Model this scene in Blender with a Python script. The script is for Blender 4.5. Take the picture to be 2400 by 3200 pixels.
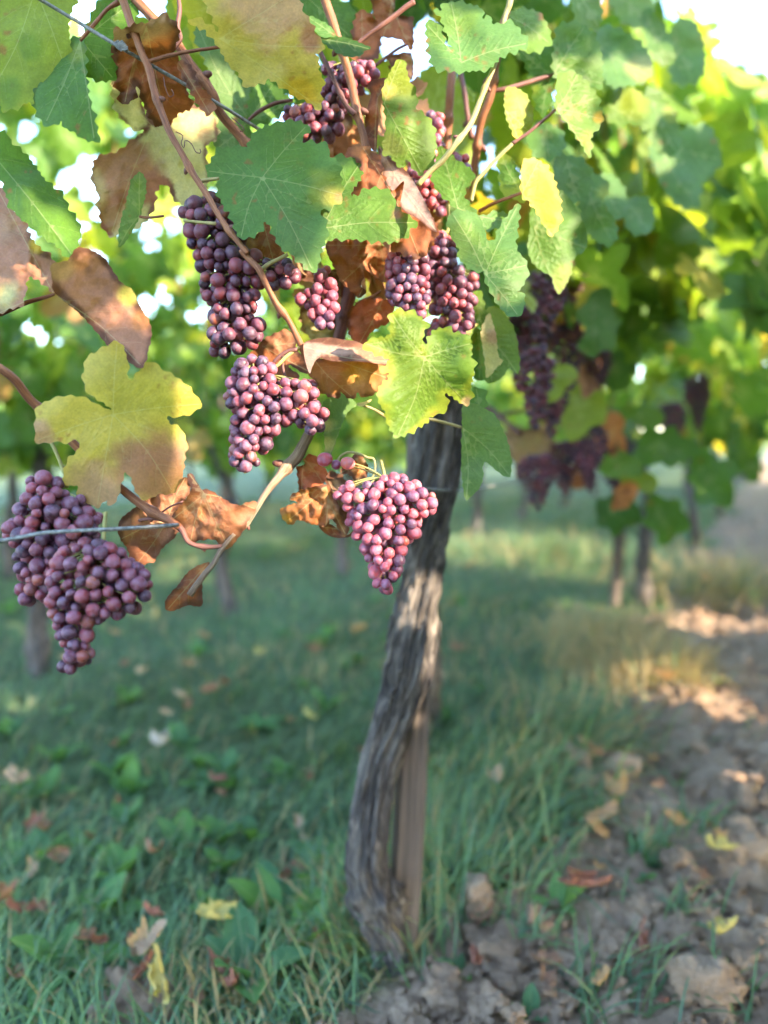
import bpy, math, random
import numpy as np
from mathutils import Vector, Matrix
from mathutils.geometry import delaunay_2d_cdt

for o in list(bpy.data.objects):
    bpy.data.objects.remove(o, do_unlink=True)
random.seed(7)
RNG = np.random.default_rng(11)
scene = bpy.context.scene
COL = scene.collection

# ------------------------------------------------------------------ camera
F = 2311.0                      # focal length in photograph pixels (2400 x 3200)
CAM = np.array([0.0, 0.0, 0.85])
PITCH = math.radians(5.68)
cam_data = bpy.data.cameras.new("camera")
cam_data.sensor_fit = 'VERTICAL'
cam_data.sensor_height = 36.0
cam_data.sensor_width = 27.0
cam_data.lens = 36.0 * F / 3200.0
cam_data.clip_start = 0.02
cam_data.clip_end = 2000.0
cam_data.dof.use_dof = True
cam_data.dof.focus_distance = 0.765
cam_data.dof.aperture_fstop = cam_data.lens / 14.0     # 14 mm pupil
cam_data.dof.aperture_blades = 0
cam = bpy.data.objects.new("camera", cam_data)
cam.location = CAM
cam.rotation_euler = (math.pi / 2 - PITCH, 0, 0)
COL.objects.link(cam)
scene.camera = cam

# ------------------------------------------------------------------ sky and sun
SUN_AZ = math.radians(124.0)    # clockwise from the viewing direction (+Y): from the right, a little behind
SUN_EL = math.radians(24.0)
SUN = np.array([math.sin(SUN_AZ) * math.cos(SUN_EL), math.cos(SUN_AZ) * math.cos(SUN_EL), math.sin(SUN_EL)])
world = bpy.data.worlds.new("World")
scene.world = world
world.use_nodes = True
wn = world.node_tree
wn.nodes.clear()
wo = wn.nodes.new('ShaderNodeOutputWorld')
wb = wn.nodes.new('ShaderNodeBackground')
ws = wn.nodes.new('ShaderNodeTexSky')
ws.sky_type = 'NISHITA'
ws.sun_disc = False
ws.sun_elevation = SUN_EL
ws.sun_rotation = SUN_AZ
ws.air_density = 1.0
ws.dust_density = 0.7
ws.ozone_density = 2.2
wb.inputs['Strength'].default_value = 0.15
wn.links.new(ws.outputs[0], wb.inputs[0])
wn.links.new(wb.outputs[0], wo.inputs[0])
sun_data = bpy.data.lights.new("sun", 'SUN')
sun_data.energy = 2.1
sun_data.angle = math.radians(0.6)
sun_data.color = (1.0, 0.83, 0.62)
sun = bpy.data.objects.new("sun", sun_data)
sun.rotation_euler = Vector(SUN).to_track_quat('Z', 'Y').to_euler()
sun.location = (3, -1, 4)
COL.objects.link(sun)

scene.view_settings.view_transform = 'Standard'
scene.view_settings.look = 'None'
scene.view_settings.gamma = 1.0
scene.view_settings.exposure = 3.62
scene.render.engine = 'CYCLES'
scene.cycles.use_denoising = True
scene.cycles.max_bounces = 4
scene.cycles.transparent_max_bounces = 4
scene.cycles.adaptive_threshold = 0.03
scene.cycles.caustics_reflective = False
scene.cycles.caustics_refractive = False
scene.cycles.sample_clamp_indirect = 6.0

# ------------------------------------------------------------------ maths helpers
SA, CA = math.sin(PITCH), math.cos(PITCH)

def P(px, py, d):
    """photo pixel at a real distance d along the viewing axis -> world point(s)"""
    px = np.asarray(px, float); py = np.asarray(py, float); d = np.asarray(d, float)
    xc = (px - 1200.0) / F * d
    yc = -(py - 1600.0) / F * d
    X = xc
    Y = yc * SA + d * CA
    Z = yc * CA - d * SA
    return np.stack([X + CAM[0], Y + CAM[1], Z + CAM[2]], -1)

def proj(w):
    w = np.asarray(w, float) - CAM
    d = w[..., 1] * CA - w[..., 2] * SA
    yc = w[..., 1] * SA + w[..., 2] * CA
    return 1200 + w[..., 0] / d * F, 1600 - yc / d * F, d

def ground_at(px, py):
    """point of the z=0 plane seen at a pixel"""
    q = P(px, py, 1.0) - CAM
    t = -CAM[2] / q[2]
    return CAM + q * t

# vine rows run along ROW_D; ROW_N points to the right-hand alley
RA = math.radians(28.0)
ROW_D = np.array([math.sin(RA), math.cos(RA)])
ROW_N = np.array([math.cos(RA), -math.sin(RA)])
ROW_0 = np.array([0.0, 1.2])

def row_xy(u, v):
    u = np.asarray(u, float)[..., None]; v = np.asarray(v, float)[..., None]
    return ROW_0 + u * ROW_D + v * ROW_N

def row_uv(x, y):
    dx = np.asarray(x) - ROW_0[0]; dy = np.asarray(y) - ROW_0[1]
    return dx * ROW_D[0] + dy * ROW_D[1], dx * ROW_N[0] + dy * ROW_N[1]

def vnoise(x, y, z=0.0, seed=0):
    x = np.asarray(x, float); y = np.asarray(y, float) + 0 * x; z = np.asarray(z, float) + 0 * x
    xi = np.floor(x).astype(np.int64); yi = np.floor(y).astype(np.int64); zi = np.floor(z).astype(np.int64)
    fx = x - xi; fy = y - yi; fz = z - zi
    fx = fx * fx * (3 - 2 * fx); fy = fy * fy * (3 - 2 * fy); fz = fz * fz * (3 - 2 * fz)
    def h(a, b, c):
        n = (a * 374761393 + b * 668265263 + c * 1274126177 + seed * 974634541) & 0x7fffffff
        n = ((n ^ (n >> 13)) * 1103515245 + 12345) & 0x7fffffff
        n = ((n ^ (n >> 16)) * 69069 + 1) & 0x7fffffff
        return (n & 0xffffff) / float(0xffffff)
    r = 0
    for dx in (0, 1):
        for dy in (0, 1):
            for dz in (0, 1):
                w = (fx if dx else 1 - fx) * (fy if dy else 1 - fy) * (fz if dz else 1 - fz)
                r = r + w * h(xi + dx, yi + dy, zi + dz)
    return r * 2 - 1

def fbm(x, y, z=0.0, seed=0, o=3):
    r = 0; a = 1.0; t = 0
    x = np.asarray(x, float); y = np.asarray(y, float); z = np.asarray(z, float)
    for i in range(o):
        r = r + a * vnoise(x, y, z, seed + i * 17); t += a
        a *= 0.5; x = x * 2.03; y = y * 2.03; z = z * 2.03
    return r / t

def sstep(a, b, x):
    t = np.clip((np.asarray(x, float) - a) / (b - a), 0, 1)
    return t * t * (3 - 2 * t)

def catmull(pts, closed=False, n=8):
    p = np.asarray(pts, float)
    m = len(p); out = []
    rng = range(m) if closed else range(m - 1)
    for i in rng:
        if closed:
            a, b, c, e = p[(i - 1) % m], p[i], p[(i + 1) % m], p[(i + 2) % m]
        else:
            a, b, c, e = p[max(i - 1, 0)], p[i], p[i + 1], p[min(i + 2, m - 1)]
        for k in range(n):
            t = k / n
            out.append(0.5 * ((2 * b) + (c - a) * t + (2 * a - 5 * b + 4 * c - e) * t * t + (3 * b - a - 3 * c + e) * t ** 3))
    if not closed:
        out.append(p[-1])
    return np.array(out)

def resample(p, step, closed=False):
    p = np.asarray(p, float)
    q = np.vstack([p, p[:1]]) if closed else p
    s = np.r_[0, np.cumsum(np.linalg.norm(np.diff(q, axis=0), axis=1))]
    n = max(3, int(s[-1] / step))
    t = np.linspace(0, s[-1], n, endpoint=not closed)
    return np.stack([np.interp(t, s, q[:, k]) for k in range(q.shape[1])], -1)

def in_poly(x, y, poly):
    x = np.asarray(x, float); y = np.asarray(y, float)
    c = np.zeros(x.shape, bool)
    n = len(poly)
    for i in range(n):
        x1, y1 = poly[i]; x2, y2 = poly[(i + 1) % n]
        if y1 == y2:
            continue
        k = ((y1 > y) != (y2 > y)) & (x < (x2 - x1) * (y - y1) / (y2 - y1) + x1)
        c ^= k
    return c

def seg_dist(x, y, poly, closed=True):
    """distance of points to a polyline"""
    best = np.full(np.shape(x), 1e9)
    n = len(poly)
    for i in range(n if closed else n - 1):
        a = poly[i]; b = poly[(i + 1) % n]
        ab = b - a; L = ab @ ab + 1e-12
        t = np.clip(((x - a[0]) * ab[0] + (y - a[1]) * ab[1]) / L, 0, 1)
        best = np.minimum(best, np.hypot(x - a[0] - t * ab[0], y - a[1] - t * ab[1]))
    return best

# ------------------------------------------------------------------ object helpers
def new_obj(name, mesh, parent=None, loc=None, mat=None, smooth=True):
    o = bpy.data.objects.new(name, mesh)
    COL.objects.link(o)
    if parent is not None:
        o.parent = parent
    if loc is not None:
        o.location = loc
    if mat is not None and mesh is not None and len(mesh.materials) == 0:
        mesh.materials.append(mat)
    return o

def make_mesh(name, verts, faces, smooth=True):
    me = bpy.data.meshes.new(name)
    verts = np.asarray(verts, np.float32)
    if isinstance(faces, np.ndarray):
        k = faces.shape[1]; nf = len(faces)
        me.vertices.add(len(verts)); me.vertices.foreach_set('co', verts.ravel())
        me.loops.add(nf * k); me.loops.foreach_set('vertex_index', faces.astype(np.int32).ravel())
        me.polygons.add(nf); me.polygons.foreach_set('loop_start', np.arange(0, nf * k, k, dtype=np.int32))
        me.update(calc_edges=True)
    else:
        me.from_pydata([tuple(map(float, v)) for v in verts], [], faces)
        me.update()
    if smooth:
        me.polygons.foreach_set('use_smooth', np.ones(len(me.polygons), bool))
    return me

def set_col(me, cols, name='Col'):
    a = me.color_attributes.new(name, 'FLOAT_COLOR', 'POINT')
    c = np.ones((len(me.vertices), 4), np.float32); c[:, :3] = cols
    a.data.foreach_set('color', c.ravel())

def set_float(me, vals, name):
    a = me.attributes.new(name, 'FLOAT', 'POINT')
    a.data.foreach_set('value', np.asarray(vals, np.float32))

def set_vec(me, vals, name):
    a = me.attributes.new(name, 'FLOAT_VECTOR', 'POINT')
    a.data.foreach_set('vector', np.asarray(vals, np.float32).ravel())

def thing(name, label, cat, loc=(0, 0, 0), group=None):
    o = bpy.data.objects.new(name, None)
    o.empty_display_size = 0.05
    COL.objects.link(o)
    o.location = loc
    o['label'] = label; o['category'] = cat
    if group: o['group'] = group
    return o

def tag(o, label, cat, group=None):
    o['label'] = label; o['category'] = cat
    if group: o['group'] = group
    return o

def tube_geo(pts, rad, sides=10, cap=True, wob=0.0, seed=0):
    pts = np.asarray(pts, float); n = len(pts)
    rad = np.broadcast_to(np.asarray(rad, float), (n,))
    tan = np.gradient(pts, axis=0); tan /= np.linalg.norm(tan, axis=1)[:, None] + 1e-12
    ref = np.array([0.31, 0.52, 0.79])
    nrm = np.cross(tan[0], ref); nrm /= np.linalg.norm(nrm)
    V = []
    ang = np.linspace(0, 2 * math.pi, sides, endpoint=False)
    if wob:
        WN = 1 + wob * vnoise(np.tile(np.cos(ang) * 1.5 + 7, (n, 1)), np.tile(np.sin(ang) * 1.5 + 3, (n, 1)), np.tile((np.arange(n) * .35)[:, None], (1, sides)), seed)
    for i in range(n):
        nrm = nrm - tan[i] * (nrm @ tan[i]); nrm /= np.linalg.norm(nrm) + 1e-12
        bi = np.cross(tan[i], nrm)
        r = rad[i] * np.ones(sides)
        if wob:
            r = r * WN[i]
        V.append(pts[i] + r[:, None] * (np.cos(ang)[:, None] * nrm + np.sin(ang)[:, None] * bi))
    V = np.vstack(V)
    i = np.arange(n - 1)[:, None] * sides; j = np.arange(sides)[None]; j2 = (j + 1) % sides
    Fq = np.stack([i + j, i + j2, i + sides + j2, i + sides + j], -1).reshape(-1, 4)
    T = np.vstack([Fq[:, [0, 1, 2]], Fq[:, [0, 2, 3]]])
    if cap:
        V = np.vstack([V, pts[:1], pts[-1:]])
        a = len(V) - 2; b = len(V) - 1; k = np.arange(sides); k2 = (k + 1) % sides
        T = np.vstack([T, np.stack([k * 0 + a, k2, k], -1), np.stack([k * 0 + b, k + (n - 1) * sides, k2 + (n - 1) * sides], -1)])
    return V, T

# ------------------------------------------------------------------ materials
def mat_base(name):
    m = bpy.data.materials.new(name); m.use_nodes = True
    nt = m.node_tree; nt.nodes.clear()
    out = nt.nodes.new('ShaderNodeOutputMaterial')
    return m, nt, out

class NB:
    def __init__(s, nt): s.nt = nt
    def n(s, t, **kw):
        x = s.nt.nodes.new(t)
        for k, v in kw.items():
            if k.startswith('i_'): x.inputs[k[2:].replace('_', ' ')].default_value = v
            else: setattr(x, k, v)
        return x
    def l(s, a, b): s.nt.links.new(a, b)
    def attr(s, name): return s.n('ShaderNodeAttribute', attribute_name=name)
    def noise(s, vec, scale, detail=3, rough=0.55, dist=0.0):
        x = s.n('ShaderNodeTexNoise'); x.inputs['Scale'].default_value = scale
        x.inputs['Detail'].default_value = detail; x.inputs['Roughness'].default_value = rough
        x.inputs['Distortion'].default_value = dist
        if vec is not None: s.l(vec, x.inputs['Vector'])
        return x
    def mix(s, fac, a, b, blend='MIX'):
        x = s.n('ShaderNodeMix', data_type='RGBA', blend_type=blend)
        for v, sock in ((fac, x.inputs['Factor']), (a, x.inputs['A']), (b, x.inputs['B'])):
            if v is None: continue
            if isinstance(v, (float, int)): sock.default_value = v
            elif isinstance(v, tuple): sock.default_value = (*v, 1.0) if len(v) == 3 else v
            else: s.l(v, sock)
        # colour sockets of the RGBA mode
        return x
    def math(s, op, a, b=None, clamp=False):
        x = s.n('ShaderNodeMath', operation=op, use_clamp=clamp)
        for v, k in ((a, 0), (b, 1)):
            if v is None: continue
            if isinstance(v, (float, int)): x.inputs[k].default_value = v
            else: s.l(v, x.inputs[k])
        return x.outputs[0]
    def maprange(s, v, a, b, c, d):
        x = s.n('ShaderNodeMapRange'); s.l(v, x.inputs[0])
        for k, q in enumerate((a, b, c, d)): x.inputs[k + 1].default_value = q
        return x.outputs[0]
    def ramp(s, fac, stops, interp='LINEAR'):
        x = s.n('ShaderNodeValToRGB'); x.color_ramp.interpolation = interp
        e = x.color_ramp.elements
        while len(e) < len(stops): e.new(0.5)
        for i, (p, c) in enumerate(stops):
            e[i].position = p; e[i].color = (*c, 1)
        s.l(fac, x.inputs[0]); return x.outputs[0]

def mixrgb(b, fac, a, c, blend='MIX'):
    x = b.nt.nodes.new('ShaderNodeMixRGB'); x.blend_type = blend
    for v, k in ((fac, 0), (a, 1), (c, 2)):
        if isinstance(v, (float, int)): x.inputs[k].default_value = v
        elif isinstance(v, tuple): x.inputs[k].default_value = (*v, 1.0)
        else: b.l(v, x.inputs[k])
    return x.outputs[0]

def leaf_material(name, hero=True, transl=0.42, ramp=None, bump=1.0, rough=0.5):
    m, nt, out = mat_base(name); b = NB(nt)
    if hero:
        col = b.attr('Col').outputs['Color']
        vec = b.attr('lc').outputs['Vector']
    else:
        oi = b.n('ShaderNodeObjectInfo')
        col = b.ramp(oi.outputs['Random'], ramp)
        vec = b.attr('lc').outputs['Vector']
    n1 = b.noise(vec, 90, 4, 0.6)
    n2 = b.noise(vec, 420, 2, 0.5)
    col = mixrgb(b, 1.0, col, b.ramp(n1.outputs[0], [(0.25, (0.86, 0.87, 0.85)), (0.75, (1.12, 1.11, 1.10))]), 'MULTIPLY')
    col = mixrgb(b, 0.5, col, b.ramp(n2.outputs[0], [(0.3, (0.8, 0.8, 0.8)), (0.7, (1.15, 1.15, 1.15))]), 'MULTIPLY')
    vd = b.attr('vein').outputs['Fac']
    vf = b.math('MAXIMUM', b.maprange(b.attr('mvein').outputs['Fac'], 0.0, 0.75, 1.0, 0.0), b.maprange(vd, 0.0, 0.45, 0.42, 0.0))
    lum = mixrgb(b, 0.35, col, (0.55, 0.55, 0.30))
    col = mixrgb(b, b.math('MULTIPLY', vf, 0.75), col, lum)
    bn = b.noise(vec, 230, 3, 0.55)
    msk = b.maprange(b.noise(vec, 40, 2).outputs[0], 0.35, 0.65, 0.15, 1.0)
    hgt = b.math('ADD', b.math('MULTIPLY', b.math('MULTIPLY', bn.outputs[0], msk), 0.9), b.math('MULTIPLY', b.maprange(vd, 0.0, 3.0, 0.0, 1.0), 0.5))
    bp = b.n('ShaderNodeBump'); bp.inputs['Strength'].default_value = 0.5 * bump
    bp.inputs['Distance'].default_value = 0.0026
    b.l(hgt, bp.inputs['Height'])
    pr = b.n('ShaderNodeBsdfPrincipled')
    b.l(col, pr.inputs['Base Color']); pr.inputs['Roughness'].default_value = rough
    pr.inputs['Specular IOR Level'].default_value = 0.2
    b.l(bp.outputs[0], pr.inputs['Normal'])
    tr = b.n('ShaderNodeBsdfTranslucent')
    tc = mixrgb(b, 1.0, col, (1.75, 1.55, 0.55), 'MULTIPLY')
    b.l(tc, tr.inputs['Color']); b.l(bp.outputs[0], tr.inputs['Normal'])
    mx = b.n('ShaderNodeMixShader'); mx.inputs[0].default_value = transl
    b.l(pr.outputs[0], mx.inputs[1]); b.l(tr.outputs[0], mx.inputs[2])
    b.l(mx.outputs[0], out.inputs[0])
    return m

GREENS = [(0.0, (0.060, 0.135, 0.030)), (0.25, (0.085, 0.170, 0.022)), (0.5, (0.130, 0.220, 0.022)),
          (0.80, (0.22, 0.285, 0.026)), (0.94, (0.36, 0.33, 0.045)), (1.0, (0.26, 0.12, 0.05))]
FARGREENS = [(0.0, (0.070, 0.150, 0.042)), (0.35, (0.10, 0.195, 0.034)), (0.68, (0.17, 0.265, 0.030)),
             (0.88, (0.28, 0.335, 0.040)), (0.97, (0.40, 0.34, 0.055)), (1.0, (0.28, 0.13, 0.06))]
M_LEAF = leaf_material("leaf_hero", True, 0.42)
M_DRY = leaf_material("leaf_dry", True, 0.30, bump=0.8, rough=0.65)
M_LEAFV = leaf_material("leaf_fill", False, 0.42, GREENS)
M_LEAFF = leaf_material("leaf_far", False, 0.5, FARGREENS, bump=0.4)
M_FALLEN = leaf_material("leaf_fallen", False, 0.25, [(0, (0.30, 0.15, 0.08)), (0.4, (0.42, 0.22, 0.12)), (0.7, (0.50, 0.34, 0.18)), (1, (0.52, 0.46, 0.14))], rough=0.7)

def grape_material(name='grape_skin', k=1.0, bl=1.0):
    m, nt, out = mat_base(name); b = NB(nt)
    oi = b.n('ShaderNodeObjectInfo')
    tc = b.n('ShaderNodeTexCoord')
    ofs = b.n('ShaderNodeVectorMath', operation='ADD')
    b.l(tc.outputs['Object'], ofs.inputs[0])
    cx = b.n('ShaderNodeCombineXYZ')
    b.l(b.math('MULTIPLY', oi.outputs['Random'], 37.0), cx.inputs[0]); b.l(cx.outputs[0], ofs.inputs[1])
    sk = lambda r, gg, bb: (r * k, gg * k, bb * k)
    skin = b.ramp(oi.outputs['Random'], [(0.0, sk(.045, .013, .030)), (0.2, sk(.090, .019, .040)), (0.5, sk(.165, .028, .046)),
                                         (0.75, sk(.26, .040, .052)), (0.93, sk(.36, .055, .055)), (1.0, sk(.36, .10, .045))])
    n1 = b.noise(ofs.outputs[0], 150, 5, 0.68, 0.4)
    n2 = b.noise(ofs.outputs[0], 500, 3, 0.6)
    f = b.math('MULTIPLY', b.maprange(n1.outputs[0], 0.40, 0.60, 0.03, 0.58), b.maprange(n2.outputs[0], 0.3, 0.7, 0.7, 1.1))
    col = mixrgb(b, f, skin, (0.235 * bl, 0.145 * bl, 0.215 * bl))
    # small dark scar at the free end of the berry
    sep = b.n('ShaderNodeSeparateXYZ'); b.l(tc.outputs['Object'], sep.inputs[0])
    rr = b.math('SQRT', b.math('ADD', b.math('POWER', sep.outputs[0], 2.0), b.math('POWER', sep.outputs[1], 2.0)))
    scar = b.math('MULTIPLY', b.maprange(rr, 0.0004, 0.0011, 1.0, 0.0), b.math('LESS_THAN', sep.outputs[2], 0.0))
    col = mixrgb(b, b.math('MULTIPLY', scar, 0.8), col, (0.09, 0.04, 0.03))
    pr = b.n('ShaderNodeBsdfPrincipled')
    b.l(col, pr.inputs['Base Color'])
    b.l(b.maprange(f, 0.1, 0.6, 0.40, 0.70), pr.inputs['Roughness'])
    pr.inputs['Specular IOR Level'].default_value = 0.45
    pr.inputs['Subsurface Weight'].default_value = 0.55
    pr.inputs['Subsurface Radius'].default_value = (1.0, 0.28, 0.24)
    pr.inputs['Subsurface Scale'].default_value = 0.0045
    b.l(pr.outputs[0], out.inputs[0])
    return m
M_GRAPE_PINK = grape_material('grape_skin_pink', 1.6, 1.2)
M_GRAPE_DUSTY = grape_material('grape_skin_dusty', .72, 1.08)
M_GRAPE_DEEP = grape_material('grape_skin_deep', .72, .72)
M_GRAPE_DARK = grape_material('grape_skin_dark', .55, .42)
M_GRAPE = grape_material()

def wood_material(name, c0, c1, c2, scale=(60, 60, 6), bump=0.6, rough=0.85, dist=0.004, attr='lc'):
    m, nt, out = mat_base(name); b = NB(nt)
    vec = b.attr(attr).outputs['Vector']
    mp = b.n('ShaderNodeMapping'); mp.inputs['Scale'].default_value = scale
    b.l(vec, mp.inputs[0])
    n1 = b.noise(mp.outputs[0], 1.0, 5, 0.65, 0.6)
    n2 = b.noise(mp.outputs[0], 0.23, 3, 0.5, 0.3)
    fac = b.math('ADD', b.math('MULTIPLY', n1.outputs[0], 0.7), b.math('MULTIPLY', n2.outputs[0], 0.45))
    col = b.ramp(fac, [(0.36, c0), (0.54, c1), (0.74, c2)])
    bp = b.n('ShaderNodeBump'); bp.inputs['Strength'].default_value = bump; bp.inputs['Distance'].default_value = dist
    b.l(n1.outputs[0], bp.inputs['Height'])
    pr = b.n('ShaderNodeBsdfPrincipled'); b.l(col, pr.inputs['Base Color'])
    pr.inputs['Roughness'].default_value = rough; pr.inputs['Specular IOR Level'].default_value = 0.25
    b.l(bp.outputs[0], pr.inputs['Normal']); b.l(pr.outputs[0], out.inputs[0])
    return m
# coordinate attribute of tubes: (cos, sin, arc length) in metres
M_TRUNK = wood_material("vine_bark", (0.014, 0.012, 0.012), (0.070, 0.060, 0.056), (0.24, 0.205, 0.175), (150, 150, 22), 1.0, 0.9, 0.012)
M_CANE = wood_material("cane_bark", (0.07, 0.026, 0.016), (0.19, 0.072, 0.036), (0.34, 0.15, 0.07), (700, 700, 40), 0.35, 0.55, 0.0008)
M_CANE_DARK = wood_material("cane_purple", (0.05, 0.022, 0.022), (0.12, 0.05, 0.042), (0.22, 0.10, 0.07), (700, 700, 40), 0.35, 0.55, 0.0008)
M_CANE_PALE = wood_material("cane_pale", (0.16, 0.15, 0.05), (0.27, 0.23, 0.09), (0.36, 0.27, 0.13), (700, 700, 40), 0.25, 0.55, 0.0006)
M_DEADARM = wood_material("dead_arm", (0.05, 0.032, 0.022), (0.20, 0.13, 0.085), (0.42, 0.31, 0.21), (500, 500, 22), 0.8, 0.85, 0.002)
M_STAKE = wood_material("stake_wood", (0.04, 0.031, 0.027), (0.085, 0.067, 0.058), (0.16, 0.125, 0.10), (190, 190, 7), 0.35, 0.85, 0.0015)
M_STEM = wood_material("bunch_stem", (0.12, 0.12, 0.03), (0.24, 0.23, 0.07), (0.36, 0.28, 0.12), (900, 900, 60), 0.2, 0.6, 0.0004)

def simple_mat(name, c, rough=0.5, metal=0.0, nscale=60, var=0.25):
    m, nt, out = mat_base(name); b = NB(nt)
    tc = b.n('ShaderNodeTexCoord')
    n1 = b.noise(tc.outputs['Object'], nscale, 4, 0.6)
    lo = tuple(x * (1 - var) for x in c); hi = tuple(min(1, x * (1 + var)) for x in c)
    pr = b.n('ShaderNodeBsdfPrincipled')
    b.l(b.ramp(n1.outputs[0], [(0.3, lo), (0.7, hi)]), pr.inputs['Base Color'])
    pr.inputs['Roughness'].default_value = rough; pr.inputs['Metallic'].default_value = metal
    bp = b.n('ShaderNodeBump'); bp.inputs['Strength'].default_value = 0.2; bp.inputs['Distance'].default_value = 0.0005
    b.l(n1.outputs[0], bp.inputs['Height']); b.l(bp.outputs[0], pr.inputs['Normal'])
    b.l(pr.outputs[0], out.inputs[0])
    return m
M_WIRE = simple_mat("galvanised_wire", (0.20, 0.20, 0.185), 0.62, 0.4, 220, 0.5)

def soil_material(name, use_attr=True):
    m, nt, out = mat_base(name); b = NB(nt)
    tc = b.n('ShaderNodeTexCoord') if not use_attr else None
    geo = b.n('ShaderNodeNewGeometry')
    vec = geo.outputs['Position']
    n1 = b.noise(vec, 9, 6, 0.65); n2 = b.noise(vec, 60, 5, 0.65)
    soil = b.ramp(n1.outputs[0], [(0.28, (0.18, 0.118, 0.078)), (0.5, (0.33, 0.225, 0.150)), (0.72, (0.46, 0.33, 0.225))])
    soil = mixrgb(b, 0.7, soil, b.ramp(n2.outputs[0], [(0.3, (0.68, 0.67, 0.66)), (0.7, (1.2, 1.2, 1.2))]), 'MULTIPLY')
    if use_attr:
        sm = b.attr('soil').outputs['Fac']
        turf = b.ramp(n2.outputs[0], [(0.3, (0.06, 0.085, 0.04)), (0.55, (0.10, 0.14, 0.065)), (0.8, (0.20, 0.17, 0.10))])
        col = mixrgb(b, sm, turf, soil)
    else:
        col = soil
    bp = b.n('ShaderNodeBump'); bp.inputs['Strength'].default_value = 1.0; bp.inputs['Distance'].default_value = 0.02
    b.l(n2.outputs[0], bp.inputs['Height'])
    pr = b.n('ShaderNodeBsdfPrincipled'); b.l(col, pr.inputs['Base Color'])
    pr.inputs['Roughness'].default_value = 0.95; pr.inputs['Specular IOR Level'].default_value = 0.15
    b.l(bp.outputs[0], pr.inputs['Normal']); b.l(pr.outputs[0], out.inputs[0])
    return m
M_GROUND = soil_material("ground_soil", True)
M_CLOD = soil_material("soil_clod", False)

def grass_material():
    m, nt, out = mat_base("grass_blades"); b = NB(nt)
    col = b.attr('Col').outputs['Color']
    pr = b.n('ShaderNodeBsdfPrincipled'); b.l(col, pr.inputs['Base Color'])
    pr.inputs['Roughness'].default_value = 0.5; pr.inputs['Specular IOR Level'].default_value = 0.35
    tr = b.n('ShaderNodeBsdfTranslucent')
    b.l(mixrgb(b, 1.0, col, (1.5, 1.4, 0.6), 'MULTIPLY'), tr.inputs['Color'])
    mx = b.n('ShaderNodeMixShader'); mx.inputs[0].default_value = 0.35
    b.l(pr.outputs[0], mx.inputs[1]); b.l(tr.outputs[0], mx.inputs[2]); b.l(mx.outputs[0], out.inputs[0])
    return m
M_GRASS = grass_material()

# ------------------------------------------------------------------ ground sheet
def soil_mask(x, y):
    u, v = row_uv(x, y)
    nz = fbm(np.asarray(x) * 2.2, np.asarray(y) * 2.2, 0, 5, 3)
    return sstep(-0.02, 0.10, v - 0.02 + 0.20 * nz) * (1 - sstep(1.45, 1.65, v + 0.15 * nz))

def ground_h(x, y):
    x = np.asarray(x, float); y = np.asarray(y, float)
    m = soil_mask(x, y)
    r = np.hypot(x, y)
    near = 1 - sstep(6, 14, r)
    a = fbm(x * 5.5, y * 5.5, 0, 21, 3)
    c = np.abs(fbm(x * 13, y * 13, 0, 31, 3))
    e = fbm(x * 34, y * 34, 0, 41, 3)
    h = 0.018 * fbm(x * 1.1, y * 1.1, 0, 3, 2)
    h = h + near * m * (0.055 * a + 0.055 * (0.30 - c) + 0.018 * e)
    return h

def build_ground():
    ang = np.r_[np.radians(np.linspace(-42, 42, 340)), np.radians(np.linspace(44, 316, 60))]
    na = len(ang)
    rr = [0.45]
    while rr[-1] < 600: rr.append(rr[-1] * (1.0125 if rr[-1] < 6 else 1.05))
    rr = np.array(rr); nr = len(rr)
    A, R = np.meshgrid(ang, rr)
    X = np.sin(A) * R; Y = np.cos(A) * R
    Z = ground_h(X, Y)
    V = np.stack([X, Y, Z], -1).reshape(-1, 3)
    i = np.arange(nr - 1)[:, None] * na; j = np.arange(na)[None]; j2 = (j + 1) % na
    Q = np.stack([i + j, i + j2, i + na + j2, i + na + j], -1).reshape(-1, 4)[:, ::-1]
    T = np.vstack([Q[:, [0, 1, 2]], Q[:, [0, 2, 3]]])
    V = np.vstack([V, [[0, 0, 0]]]); c = len(V) - 1
    k = np.arange(na); T = np.vstack([T, np.stack([k, (k + 1) % na, k * 0 + c], -1)[:, ::-1]])
    me = make_mesh("ground", V, T)
    set_float(me, soil_mask(V[:, 0], V[:, 1]), 'soil')
    o = new_obj("ground", me, mat=M_GROUND); o['kind'] = 'structure'
    return o
GROUND = build_ground()

def icosphere(sub):
    t = (1 + 5 ** 0.5) / 2
    v = [(-1, t, 0), (1, t, 0), (-1, -t, 0), (1, -t, 0), (0, -1, t), (0, 1, t), (0, -1, -t), (0, 1, -t), (t, 0, -1), (t, 0, 1), (-t, 0, -1), (-t, 0, 1)]
    f = [(0, 11, 5), (0, 5, 1), (0, 1, 7), (0, 7, 10), (0, 10, 11), (1, 5, 9), (5, 11, 4), (11, 10, 2), (10, 7, 6), (7, 1, 8), (3, 9, 4), (3, 4, 2), (3, 2, 6), (3, 6, 8), (3, 8, 9), (4, 9, 5), (2, 4, 11), (6, 2, 10), (8, 6, 7), (9, 8, 1)]
    v = [np.array(p) / np.linalg.norm(p) for p in v]
    for _ in range(sub):
        cache = {}; nf = []
        def mid(a, b):
            k = (min(a, b), max(a, b))
            if k not in cache:
                m = v[a] + v[b]; v.append(m / np.linalg.norm(m)); cache[k] = len(v) - 1
            return cache[k]
        for a, b_, c in f:
            x, y, z = mid(a, b_), mid(b_, c), mid(c, a)
            nf += [(a, x, z), (b_, y, x), (c, z, y), (x, y, z)]
        f = nf
    return np.array(v), np.array(f)
ICO1, ICO2, ICO3 = icosphere(1), icosphere(2), icosphere(3)

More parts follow.
